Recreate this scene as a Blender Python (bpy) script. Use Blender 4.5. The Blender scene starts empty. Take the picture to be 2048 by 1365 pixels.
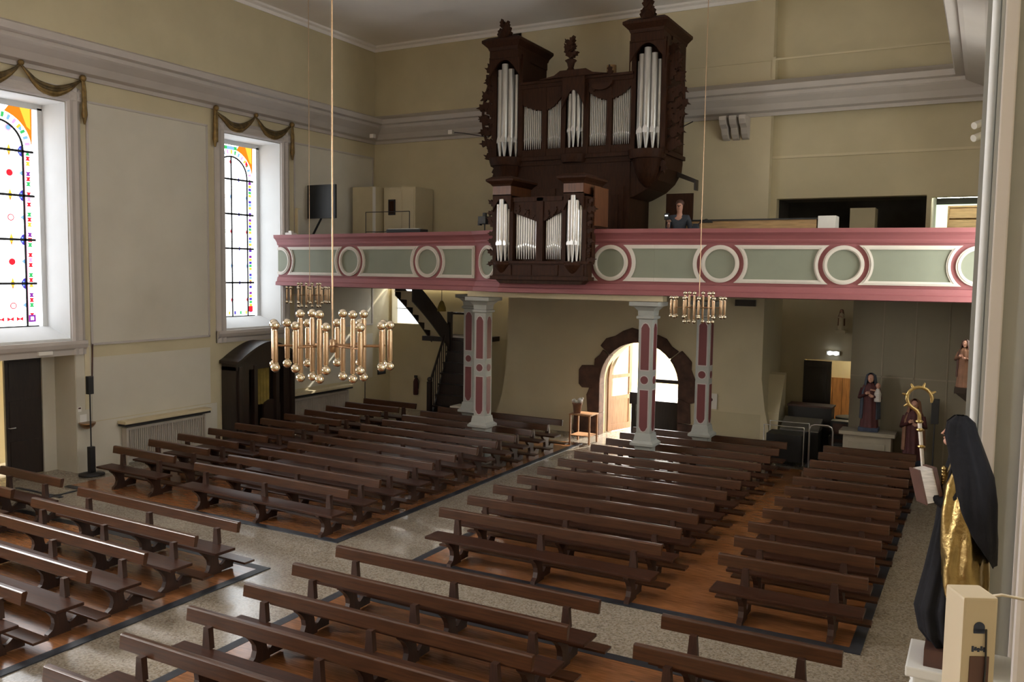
import bpy, bmesh, math, random
from mathutils import Vector, Matrix
random.seed(7)
PI = math.pi
sc = bpy.context.scene
COL = sc.collection
def R(d): return math.radians(d)

# ------------------------------------------------------------------ materials
def mat(name, col, rough=0.6, metal=0.0, noise=None, bump=0.0, bscale=30.0, spec=0.5, stretch=(1, 1, 1), coat=0.0):
    m = bpy.data.materials.new(name); m.use_nodes = True
    nt = m.node_tree; b = nt.nodes['Principled BSDF']
    b.inputs['Base Color'].default_value = (*col, 1); b.inputs['Roughness'].default_value = rough
    b.inputs['Metallic'].default_value = metal; b.inputs['Specular IOR Level'].default_value = spec
    if coat: b.inputs['Coat Weight'].default_value = coat; b.inputs['Coat Roughness'].default_value = 0.15
    if noise or bump:
        tc = nt.nodes.new('ShaderNodeTexCoord'); mp = nt.nodes.new('ShaderNodeMapping')
        mp.inputs['Scale'].default_value = stretch
        nt.links.new(tc.outputs['Object'], mp.inputs['Vector'])
    if noise:
        scale, amt = noise
        n = nt.nodes.new('ShaderNodeTexNoise'); n.inputs['Scale'].default_value = scale; n.inputs['Detail'].default_value = 5
        r = nt.nodes.new('ShaderNodeValToRGB')
        lo = tuple(max(0, c*(1-amt)) for c in col); hi = tuple(min(1, c*(1+amt)) for c in col)
        r.color_ramp.elements[0].color = (*lo, 1); r.color_ramp.elements[1].color = (*hi, 1)
        r.color_ramp.elements[0].position = 0.3; r.color_ramp.elements[1].position = 0.7
        nt.links.new(mp.outputs[0], n.inputs['Vector']); nt.links.new(n.outputs['Fac'], r.inputs[0]); nt.links.new(r.outputs[0], b.inputs['Base Color'])
    if bump:
        n2 = nt.nodes.new('ShaderNodeTexNoise'); n2.inputs['Scale'].default_value = bscale; n2.inputs['Detail'].default_value = 4
        bp = nt.nodes.new('ShaderNodeBump'); bp.inputs['Strength'].default_value = bump; bp.inputs['Distance'].default_value = 0.02
        nt.links.new(mp.outputs[0], n2.inputs['Vector']); nt.links.new(n2.outputs['Fac'], bp.inputs['Height']); nt.links.new(bp.outputs[0], b.inputs['Normal'])
    return m
def emit(name, col, s):
    m = bpy.data.materials.new(name); m.use_nodes = True; nt = m.node_tree
    nt.nodes.remove(nt.nodes['Principled BSDF'])
    e = nt.nodes.new('ShaderNodeEmission'); e.inputs[0].default_value = (*col, 1); e.inputs[1].default_value = s
    nt.links.new(e.outputs[0], nt.nodes['Material Output'].inputs[0]); return m
def terrazzo():
    m = mat('terrazzo', (0.3, 0.28, 0.25), 0.15)
    nt = m.node_tree; b = nt.nodes['Principled BSDF']
    tc = nt.nodes.new('ShaderNodeTexCoord')
    v = nt.nodes.new('ShaderNodeTexVoronoi'); v.inputs['Scale'].default_value = 46
    r = nt.nodes.new('ShaderNodeValToRGB'); r.color_ramp.interpolation = 'CONSTANT'
    cols = [(0, (.27, .235, .185)), (.25, (.22, .185, .14)), (.4, (.32, .285, .235)), (.62, (.18, .15, .115)), (.72, (.285, .25, .205)), (.9, (.23, .18, .13))]
    r.color_ramp.elements[0].color = (*cols[0][1], 1); r.color_ramp.elements[1].position = cols[1][0]; r.color_ramp.elements[1].color = (*cols[1][1], 1)
    for p, c in cols[2:]:
        e = r.color_ramp.elements.new(p); e.color = (*c, 1)
    sp = nt.nodes.new('ShaderNodeSeparateColor')
    nt.links.new(tc.outputs['Object'], v.inputs['Vector']); nt.links.new(v.outputs['Color'], sp.inputs[0])
    nt.links.new(sp.outputs[0], r.inputs[0]); nt.links.new(r.outputs[0], b.inputs['Base Color'])
    return m
def boards(name, col, rough, width=0.12, along='x'):
    m = mat(name, col, rough, coat=.2, noise=(6, .35), stretch=(.6, 8, 1) if along == 'x' else (8, .6, 1))
    return m

M = {}
M['wall_yellow'] = mat('wall_yellow', (.53, .468, .315), .85, noise=(1.2, .06), bump=.05)
M['wall_cream'] = mat('wall_cream', (.60, .53, .37), .9, noise=(1.0, .06), bump=.06)
M['wall_panel'] = mat('wall_panel', (.56, .53, .45), .9, noise=(1.0, .05), bump=.05)
M['trim_lilac'] = mat('trim_lilac', (.47, .435, .41), .7, noise=(2, .04))
M['plaster_white'] = mat('plaster_white', (.62, .63, .63), .8, noise=(2, .03))
M['ceiling'] = mat('ceiling_paint', (.88, .85, .84), .9, noise=(.8, .03))
M['terrazzo'] = terrazzo()
M['floor_wood'] = boards('floor_wood', (.25, .1, .036), .22)
M['strip'] = mat('slate_strip', (.02, .023, .032), .42, noise=(8, .4))
M['pew'] = mat('pew_wood', (.036, .0125, .006), .42, noise=(9, .35), stretch=(.35, 5, 5), spec=.22)
M['pew_light'] = mat('pew_back_wood', (.05, .019, .0078), .3, noise=(9, .35), stretch=(.35, 5, 5), spec=.4)
M['pew_leg'] = mat('pew_leg_wood', (.036, .0125, .0055), .5, noise=(8, .3), stretch=(5, 5, .6))
M['organ'] = mat('organ_oak', (.031, .0115, .0052), .55, spec=.12, noise=(7, .35), stretch=(4, 4, .5))
M['organ_red'] = mat('organ_oak_warm', (.1, .033, .012), .42, noise=(7, .3), stretch=(4, 4, .5))
M['tin'] = mat('pipe_tin', (.62, .61, .6), .38, .75, noise=(12, .08), stretch=(1, 1, .3))
M['tin_dim'] = mat('pipe_tin_dull', (.42, .41, .39), .42, .75, noise=(12, .08), stretch=(1, 1, .3))
M['dark_oak'] = mat('dark_oak', (.018, .010, .007), .4, noise=(6, .3), stretch=(4, 4, .5))
M['black'] = mat('black_paint', (.012, .012, .013), .5, noise=(6, .2))
M['black_cloth'] = mat('black_cloth', (.0065, .0065, .009), .8, spec=.2, noise=(8, .3), bump=.2)
M['pink'] = mat('balcony_pink', (.24, .075, .082), .62, noise=(2, .05))
M['green'] = mat('balcony_green', (.2, .215, .165), .75, noise=(2, .05))
M['white_trim'] = mat('white_moulding', (.58, .54, .49), .65, noise=(3, .04))
M['col_grey'] = mat('column_grey', (.32, .33, .31), .6, noise=(3, .05))
M['col_red'] = mat('column_red', (.13, .028, .03), .6, noise=(3, .08))
M['col_edge'] = mat('column_white', (.45, .4, .39), .6, noise=(3, .05))
M['stone'] = mat('red_sandstone', (.075, .036, .025), .85, noise=(5, .35), bump=.5, bscale=14)
M['brass'] = mat('brass', (.46, .315, .2), .36, 1.0, noise=(10, .06))
M['brass_dark'] = mat('brass_dark', (.33, .2, .11), .35, 1.0, noise=(10, .06))
M['bulb'] = mat('mirror_bulb', (.72, .64, .5), .08, 1.0, noise=(10, .03))
M['gold'] = mat('gilding', (.33, .235, .095), .33, 1.0, noise=(12, .2), bump=.3)
M['swag'] = mat('swag_bronze', (.10, .068, .026), .5, .35, noise=(9, .5))
M['swag_gold'] = mat('swag_gold', (.2, .13, .045), .5, .5, noise=(9, .4))
M['skin'] = mat('painted_skin', (.5, .27, .2), .6, noise=(6, .1))
M['iron'] = mat('iron', (.03, .028, .03), .4, .6, noise=(6, .2))
M['steel'] = mat('steel', (.5, .5, .5), .3, .9, noise=(6, .1))
M['radiator'] = mat('radiator_paint', (.42, .38, .33), .6, noise=(5, .06))
M['curtain'] = mat('ochre_curtain', (.22, .16, .03), .85, noise=(6, .2), bump=.2)
M['cream_paint'] = mat('cream_paint', (.58, .5, .33), .6, noise=(3, .05))
M['white_paint'] = mat('white_paint', (.75, .73, .69), .5, noise=(3, .03))
M['beige_plastic'] = mat('beige_plastic', (.45, .38, .27), .5, noise=(3, .04))
M['maroon'] = mat('maroon_robe', (.06, .011, .012), .7, noise=(6, .25), bump=.2)
M['blue_cloth'] = mat('blue_grey_cloth', (.04, .05, .07), .8, noise=(7, .2))
M['denim'] = mat('denim', (.03, .04, .07), .85, noise=(9, .2))
M['paper'] = mat('aged_paper', (.5, .47, .45), .8, noise=(14, .2), stretch=(1, 1, 6))
M['brown_leather'] = mat('brown_leather', (.07, .03, .022), .6, noise=(7, .2))
M['terracotta'] = mat('terracotta', (.2, .1, .06), .8, noise=(7, .2))
M['door_wood'] = mat('door_wood', (.26, .14, .085), .5, noise=(6, .25), stretch=(4, 4, .5))
M['pine'] = mat('pine', (.34, .16, .06), .5, noise=(6, .25), stretch=(4, 4, .5))
M['louver'] = mat('louver_wood', (.4, .25, .11), .6, noise=(6, .25), stretch=(.5, 5, 5))
M['screen'] = mat('screen_glass', (.006, .007, .008), .45, noise=(3, .1))
M['altar_stone'] = mat('altar_stone', (.27, .235, .18), .8, noise=(4, .1))
M['store_wall_shade'] = mat('store_room_wall_shade', (.045, .04, .034), .9, noise=(3, .2))  # near black: the unlit gloom of the room is put into the colour
M['pilaster'] = mat('pilaster_paint', (.3, .3, .275), .7, noise=(2, .04))
M['partition'] = mat('partition_panel', (.22, .195, .145), .9, noise=(1.4, .05))
M['lamp_on'] = emit('lamp_on', (1, .9, .65), 40)
M['led'] = emit('led_white', (.9, .95, 1), 5)
M['tube'] = emit('added_tube_light', (.95, 1, .85), 40)
M['daylight'] = emit('daylight_pane', (.93, .97, 1), 2.0)
M['daylight_soft'] = emit('daylight_pane_soft', (.85, 1, .74), 1.3)
WG = 4.0
GL = {'white': emit('glass_white', (.93, .97, 1), WG), 'red': emit('glass_red', (.9, .03, .05), 1.1), 'pink': emit('glass_pink', (1, .35, .6), 1.6),
      'blue': emit('glass_blue', (.12, .08, .8), .8), 'sky': emit('glass_sky', (.25, .5, 1), 1.3), 'green': emit('glass_green', (.08, .75, .2), .9),
      'yellow': emit('glass_yellow', (1, .62, .06), 1.3), 'orange': emit('glass_orange', (1, .3, .02), 1.0), 'violet': emit('glass_violet', (.4, .06, .6), .8)}
M['pane_fill'] = emit('daylight_fill', (1, .97, .93), 62)  # unseen windows, glow raised far above the visible ones as added fill
M['white5'] = emit('daylight_side', (.95, .98, .95), 10)
M['pane_right'] = emit('daylight_right', (.95, .97, 1), 4.5)
M['lead'] = mat('lead_came', (.012, .012, .014), .6, .3, noise=(9, .2))

# ------------------------------------------------------------------ mesh builder
class MB:
    def __init__(s): s.v = []; s.f = []; s.mi = []; s.sm = []; s.cur = 0; s.x = None
    def add(s, vs, fs, smooth=False):
        o = len(s.v)
        s.v += [tuple(s.x @ Vector(p)) if s.x else tuple(p) for p in vs]
        for f in fs: s.f.append(tuple(i+o for i in f)); s.mi.append(s.cur); s.sm.append(smooth)
        return s
    def box(s, x0, x1, y0, y1, z0, z1):
        v = [(x0,y0,z0),(x1,y0,z0),(x1,y1,z0),(x0,y1,z0),(x0,y0,z1),(x1,y0,z1),(x1,y1,z1),(x0,y1,z1)]
        return s.add(v, [(0,3,2,1),(4,5,6,7),(0,1,5,4),(1,2,6,5),(2,3,7,6),(3,0,4,7)])
    def prism(s, poly, axis, a, b):
        P = {'x': lambda u, w, t: (t, u, w), 'y': lambda u, w, t: (u, t, w), 'z': lambda u, w, t: (u, w, t)}[axis]
        ar = sum(poly[i][0]*poly[(i+1) % len(poly)][1]-poly[(i+1) % len(poly)][0]*poly[i][1] for i in range(len(poly)))
        if ar < 0: poly = poly[::-1]
        n = len(poly); v = [P(u, w, a) for u, w in poly]+[P(u, w, b) for u, w in poly]
        flip = (axis == 'y') ^ (b < a)
        fs = [tuple(range(n))[::-1], tuple(range(n, 2*n))]+[(i, (i+1) % n, n+(i+1) % n, n+i) for i in range(n)]
        if flip: fs = [f[::-1] for f in fs]
        return s.add(v, fs)
    def loft(s, rings, caps=True, closed=True, smooth=True):
        n = len(rings[0]); v = [p for r in rings for p in r]; fs = []
        m = n if closed else n-1
        for k in range(len(rings)-1):
            for i in range(m):
                j = (i+1) % n; fs.append((k*n+i, k*n+j, (k+1)*n+j, (k+1)*n+i))
        s.add(v, fs, smooth)
        if caps and closed:
            s.add(rings[0], [tuple(range(n))[::-1]]); s.add(rings[-1], [tuple(range(n))])
        return s
    def tube(s, pts, r, n=8, caps=True):
        pts = [Vector(p) for p in pts]; rs = r if isinstance(r, (list, tuple)) else [r]*len(pts)
        rings = []; up = None
        for i, p in enumerate(pts):
            d = (pts[min(i+1, len(pts)-1)]-pts[max(i-1, 0)]).normalized()
            if up is None: up = Vector((0, 0, 1)) if abs(d.z) < .9 else Vector((1, 0, 0))
            a = d.cross(up).normalized(); b = a.cross(d).normalized(); up = b
            rings.append([p+a*rs[i]*math.cos(2*PI*k/n)+b*rs[i]*math.sin(2*PI*k/n) for k in range(n)])
        return s.loft(rings, caps)
    def lathe(s, prof, c=(0, 0, 0), n=12, sx=1, sy=1):
        rings = [[(c[0]+r*sx*math.cos(2*PI*k/n), c[1]+r*sy*math.sin(2*PI*k/n), c[2]+z) for k in range(n)] for r, z in prof]
        return s.loft(rings)
    def ball(s, c, r, n=12, m=8, sx=1, sy=1, sz=1):
        rings = [[(c[0]+r*sx*math.sin(PI*j/m)*math.cos(2*PI*k/n), c[1]+r*sy*math.sin(PI*j/m)*math.sin(2*PI*k/n), c[2]-r*sz*math.cos(PI*j/m)) for k in range(n)] for j in [0.05]+list(range(1, m))+[m-.05]]
        return s.loft(rings)
    def build(s, name, mats, parent=None, bevel=0, loc=None):
        me = bpy.data.meshes.new(name); me.from_pydata(s.v, [], s.f)
        if not isinstance(mats, (list, tuple)): mats = [mats]
        for m in mats: me.materials.append(M[m] if isinstance(m, str) else m)
        me.polygons.foreach_set('material_index', s.mi); me.polygons.foreach_set('use_smooth', s.sm)
        if bevel:
            bm = bmesh.new(); bm.from_mesh(me)
            bmesh.ops.bevel(bm, geom=[e for e in bm.edges if len(e.link_faces) == 2 and e.calc_face_angle(0) > .6], offset=bevel, segments=2, affect='EDGES', profile=.7)
            bm.to_mesh(me); bm.free()
        me.update()
        o = bpy.data.objects.new(name, me); COL.objects.link(o)
        if parent: o.parent = parent
        if loc: o.location = loc
        return o
def tag(o, label, cat, group=None):
    o['label'] = label; o['category'] = cat
    if group: o['group'] = group
    return o
def thing(name, label, cat, loc=(0, 0, 0), rotz=0, group=None, scale=1):
    o = bpy.data.objects.new(name, None); COL.objects.link(o); o.empty_display_size = .1
    o.location = loc; o.rotation_euler = (0, 0, rotz); o.scale = (scale,)*3
    return tag(o, label, cat, group)
def struct(mb, name, mats, bevel=0):
    o = mb.build(name, mats, None, bevel); o['kind'] = 'structure'; return o
def dup(root, loc, rotz=None, label=None, group=None, scale=None):
    r = root.copy(); COL.objects.link(r); r.location = loc
    if rotz is not None: r.rotation_euler = (0, 0, rotz)
    if label: r['label'] = label
    if group: r['group'] = group
    if scale: r.scale = (scale,)*3
    for ch in list(root.children):
        c = ch.copy(); COL.objects.link(c); c.parent = r
        for g in list(ch.children):
            d = g.copy(); COL.objects.link(d); d.parent = c
    return r
def arc(cx, cz, r, a0, a1, n): return [(cx+r*math.cos(R(a0+(a1-a0)*i/n)), cz+r*math.sin(R(a0+(a1-a0)*i/n))) for i in range(n+1)]

# ------------------------------------------------------------------ room constants
XL, RX, YB, YF, ZC = -16.84, 0.35, 21.8, -9.0, 11.25
TWL, TWR = -12.03, -4.8          # tower wall edges under the gallery
WT = 0.85                        # wall thickness
LWIN = [-1.9, 4.3, 10.5, 16.7]

def tiled(mb, ys, zs, holes, xa, xb):
    for i in range(len(ys)-1):
        for j in range(len(zs)-1):
            yc, zc = (ys[i]+ys[i+1])/2, (zs[j]+zs[j+1])/2
            if any(h[0] < yc < h[1] and h[2] < zc < h[3] for h in holes): continue
            mb.box(min(xa, xb), max(xa, xb), ys[i], ys[i+1], zs[j], zs[j+1])
def holed_wall_x(name, x0, x1, y0, y1, z0, z1, holes, m):   # wall lying along Y
    ys = sorted({y0, y1, *[h[0] for h in holes], *[h[1] for h in holes]}); zs = sorted({z0, z1, *[h[2] for h in holes], *[h[3] for h in holes]})
    mb = MB(); tiled(mb, ys, zs, holes, x0, x1); return struct(mb, name, m)
def holed_wall_y(name, y0, y1, x0, x1, z0, z1, holes, m):   # wall lying along X
    xs = sorted({x0, x1, *[h[0] for h in holes], *[h[1] for h in holes]}); zs = sorted({z0, z1, *[h[2] for h in holes], *[h[3] for h in holes]})
    mb = MB()
    for i in range(len(xs)-1):
        for j in range(len(zs)-1):
            a, b = (xs[i]+xs[i+1])/2, (zs[j]+zs[j+1])/2
            if any(h[0] < a < h[1] and h[2] < b < h[3] for h in holes): continue
            mb.box(xs[i], xs[i+1], y0, y1, zs[j], zs[j+1])
    return struct(mb, name, m)

# floor, wood platforms, slate strips
mb = MB(); mb.box(XL-.9, RX+.9, YF-.5, 25.0, -.3, 0); struct(mb, 'floor', 'terrazzo')
def platform(x0, x1, y0, y1, name='floor_boards'):
    mb = MB(); mb.box(x0, x1, y0, y1, 0, .012); struct(mb, name, 'floor_wood')
platform(-16.0, -9.15, 10.83, 20.4); platform(-7.35, -1.22, 10.72, 20.3)
platform(-16.0, -9.2, -1, 9.12); platform(-7.45, -1.22, -1, 8.98)
mb = MB(); w = .14
for (x0, x1, y0, y1) in [(-16, -9.01, 10.69, 10.83), (-9.15, -9.01, 10.83, 20.4), (-7.49, -1.08, 10.58, 10.72), (-7.49, -7.35, 10.72, 20.3), (-1.22, -1.08, 10.72, 20.3),
                         (-16, -9.06, 9.12, 9.26), (-9.2, -9.06, -1, 9.12), (-7.59, -1.08, 8.98, 9.12), (-7.59, -7.45, -1, 8.98), (-1.22, -1.08, -1, 8.98),
                         (-16.7, -15.3, 10.12, 10.2), (-15.55, -15.48, 9.26, 10.69)]:
    mb.box(x0, x1, y0, y1, 0, .014)
struct(mb, 'trim_1', 'strip')

# ceiling
mb = MB(); mb.box(XL-.9, RX+.9, YF-.5, 25.5, ZC, ZC+.3); struct(mb, 'ceiling', 'ceiling')

# left wall with windows and a side door
DO = (9.75, 11.58, 0, 2.62)
holes = [(c-1.0, c+1.0, 2.85, 7.8) for c in LWIN]+[DO]
holed_wall_x('wall_left', XL-WT, XL, YF, 22.6, 0, ZC, holes, 'wall_yellow')
# right wall, same windows
holes = [(c-1.0, c+1.0, 3.4, 7.8) for c in LWIN]
holed_wall_x('wall_right', RX, RX+WT, YF, 24.6, 0, ZC, holes, 'wall_cream')
mb = MB(); mb.box(XL-WT, RX+WT, YF-.4, YF, 0, ZC); struct(mb, 'wall_front', 'wall_cream')
# back wall: gallery storey left of / behind the organ, tower front, right bay
mb = MB(); mb.box(XL-WT, TWL+.3, YB, YB+.7, 4.0, ZC); struct(mb, 'wall_back', 'wall_yellow')
# lower left recess behind the stair, with two windows
holed_wall_y('wall_back_stair', 22.6, 23.1, XL-WT, TWL+.4, 0, 4.0, [(-16.75, -15.68, 2.74, 3.95), (-13.95, -13.55, 2.6, 3.7)], 'wall_cream')
# tower wall with arched doorway
ACX, AR, ASP = -8.03, 1.13, 1.5
top = [(TWR, 4.0), (TWL, 4.0)]
left_edge = [(TWL-.02, 2.6), (TWL-.08, 1.5), (TWL-.2, .8), (TWL-.42, .2), (TWL-.5, 0)]
right_edge = [(TWR+.32, 0), (TWR+.28, .3), (TWR+.1, 1.1), (TWR, 1.85)]
arch = [(ACX-AR, 0)]+[(ACX-AR, ASP)]+arc(ACX, ASP, AR, 180, 0, 20)[1:-1]+[(ACX+AR, ASP), (ACX+AR, 0)]
mb = MB(); mb.prism(top+left_edge+arch+right_edge, 'y', YB, YB+1.0); struct(mb, 'wall_tower', 'wall_cream')
mb = MB(); mb.box(TWL, TWR, YB, YB+.9, 4.0, ZC); struct(mb, 'wall_tower_upper', 'wall_cream')
mb = MB(); mb.box(ACX+AR+.62, TWR, YB-.006, YB, 0, .95); struct(mb, 'trim_97', 'wall_yellow')
# tower flank and sloping buttress foot on the right
mb = MB(); mb.box(TWR-.5, TWR, YB+1.0, 24.6, 0, 4.0); struct(mb, 'wall_tower_side', 'wall_cream')
mb = MB(); mb.prism([(YB+.02, 0), (YB+1.0, 0), (YB+1.0, 1.95), (YB+.85, 1.9), (YB+.25, 1.0)], 'x', TWR, TWR+.4)
struct(mb, 'wall_tower_buttress', 'wall_cream')
# right bay of the gallery: wall above a wide opening, dim store room behind
holed_wall_y('wall_back_right', YB+.28, YB+.6, TWR, RX+WT, 4.0, ZC, [(-4.66, -1.3, 4.25, 6.32), (-1.2, RX, 4.25, 6.27)], 'wall_yellow')
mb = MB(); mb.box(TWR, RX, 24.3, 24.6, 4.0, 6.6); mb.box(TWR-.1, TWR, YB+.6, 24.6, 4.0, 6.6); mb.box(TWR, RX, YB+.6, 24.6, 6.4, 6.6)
struct(mb, 'wall_store_room', 'store_wall_shade')
mb = MB(); mb.box(-1.31, -1.205, YB+.6, 24.3, 4.2, 6.4); struct(mb, 'wall_store_divider', 'wall_panel')
mb = MB(); mb.box(-3.02, -2.45, 22.7, 23.3, 4.2, 6.1); struct(mb, 'wall_store_pier', 'wall_cream')
# under the gallery on the right: back wall with a doorway, lit room behind, partition wall
holed_wall_y('wall_back_lower_right', 24.0, 24.25, TWR-.3, RX+WT, 0, 4.0, [(-4.17, -2.6, 0, 2.22)], 'wall_cream')
mb = MB(); mb.box(-2.6, RX, 20.75, 20.9, 0, 4.0); struct(mb, 'wall_partition', 'partition')
mb = MB()
for px in (-1.95, -1.3, -.65, -.05): mb.box(px-.012, px+.012, 20.74, 20.752, 0, 4.0)
mb.box(-2.6, RX, 20.74, 20.752, 2.2, 2.23); struct(mb, 'trim_2', 'altar_stone')
mb = MB(); mb.box(-5.2, RX, 27, 27.2, 0, 4); mb.box(-5.4, -5.2, 24.25, 27.2, 0, 4); mb.box(-1.4, -1.2, 24.25, 27, 0, 4); mb.box(-5.4, RX, 24.25, 27.2, 2.9, 3.1); mb.box(-5.4, RX, 24.25, 27.2, -.2, 0)
struct(mb, 'wall_side_room', 'cream_paint')
mb = MB()
for i in range(14): mb.box(-5.2+i*.27, -4.94+i*.27, 26.93, 27, 0, 1.45)
struct(mb, 'trim_3', 'pine')

# cornice and ceiling mouldings
CP = [(0, 8.3), (.06, 8.3), (.08, 8.38), (.2, 8.42), (.3, 8.56), (.46, 8.68), (.5, 8.72), (.5, 8.8), (.6, 8.83), (.62, 8.96), (.5, 8.99), (.12, 9.1), (0, 9.16)]
mb = MB(); mb.prism([(XL+p, z) for p, z in CP], 'y', YF, YB); struct(mb, 'trim_4', 'trim_lilac')
mb = MB(); mb.prism([(RX-p*1.95, z) for p, z in CP], 'y', YF, YB); struct(mb, 'trim_5', 'trim_lilac')
mb = MB(); mb.prism([(YB-p*.7, z) for p, z in CP], 'x', XL, RX); struct(mb, 'trim_6', 'trim_lilac')
mb = MB()
cc = [(0, ZC-.16), (.03, ZC-.16), (.05, ZC-.08), (.14, ZC-.05), (.16, ZC), (0, ZC)]
mb.prism([(XL+p, z) for p, z in cc], 'y', YF, YB); mb.prism([(RX-p, z) for p, z in cc], 'y', YF, YB); mb.prism([(YB-p, z) for p, z in cc], 'x', XL, RX)
struct(mb, 'trim_7', 'ceiling')
mb = MB(); mb.box(TWR-.02, TWR+.06, YB-.03, YB+.28, 9.16, 9.7); mb.box(-6.9, RX, YB+.1-.12, YB, 9.62, 9.66); mb.box(TWR, RX, YB+.24, YB+.29, 7.3, 7.36)
struct(mb, 'trim_8', 'wall_cream')
# scrolled bracket under the cornice on the tower
mb = MB()
for k in range(3):
    x0 = -5.95+k*.24
    prof = [(YB, 8.3), (YB-.5, 8.3), (YB-.52, 8.2), (YB-.44, 8.1), (YB-.3, 8.02), (YB-.22, 7.88), (YB-.12, 7.8), (YB, 7.76)]
    mb.prism(prof, 'x', x0, x0+.17)
struct(mb, 'trim_9', 'trim_lilac', .02)

# wall panels of the left wall
def frame_panel(y0, y1, z0, z1, n, border=True):
    mb = MB(); mb.box(XL, XL+.012, y0, y1, z0, z1); struct(mb, 'trim_%d' % n, 'wall_panel')
    if border:
        mb = MB(); t = .05
        for (a, b, c, d) in [(y0, y1, z0, z0+t), (y0, y1, z1-t, z1), (y0, y0+t, z0, z1), (y1-t, y1, z0, z1)]: mb.box(XL, XL+.03, a, b, c, d)
        struct(mb, 'trim_%d' % (n+1), 'trim_lilac', .008)
n = 10
for c in (7.4, 13.57, 19.9):
    a, b = (c-1.63, c+1.63) if c < 19 else (18.2, 21.7)
    frame_panel(a, b, 2.72, 7.9, n); n += 2
    frame_panel(a, b, 1.07, 2.46, n, False); n += 2
# window surrounds, sloping sills, pilaster next to the side door
for c in LWIN:
    mb = MB()
    prof = [(0, .0), (.0, .3), (.03, .3), (.05, .26), (.09, .2), (.07, .12), (.09, .04), (.05, 0)]
    for (y, sgn) in ((c-1.0, -1), (c+1.0, 1)): mb.prism([(XL+p, y+sgn*q) for p, q in prof], 'z', 2.55, 8.1)
    mb.prism([(XL+p, 7.8+q) for p, q in prof], 'y', c-1.3, c+1.3)
    mb.prism([(XL, 2.85), (XL+.12, 2.85), (XL+.13, 2.78), (XL+.1, 2.7), (XL+.06, 2.66), (XL+.05, 2.55), (XL, 2.55)], 'y', c-1.3, c+1.3)
    struct(mb, 'trim_%d' % n, 'trim_lilac'); n += 1
    mb = MB(); mb.prism([(XL-.8, 2.85), (XL, 2.85), (XL, 2.9), (XL-.8, 3.14)], 'y', c-.999, c+.999)
    mb.box(XL-.81, XL-.005, c+.985, c+.999, 2.9, 7.79); mb.box(XL-.81, XL-.005, c-.999, c-.985, 2.9, 7.79); mb.box(XL-.81, XL-.005, c-.985, c+.985, 7.775, 7.79)
    mb.box(XL-.84, XL-.77, c+.88, c+.985, 3.1, 7.7); mb.box(XL-.84, XL-.77, c-.985, c-.88, 3.1, 7.7); mb.box(XL-.84, XL-.77, c-.985, c+.985, 7.66, 7.775)
    struct(mb, 'trim_%d' % n, 'plaster_white'); n += 1
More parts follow.
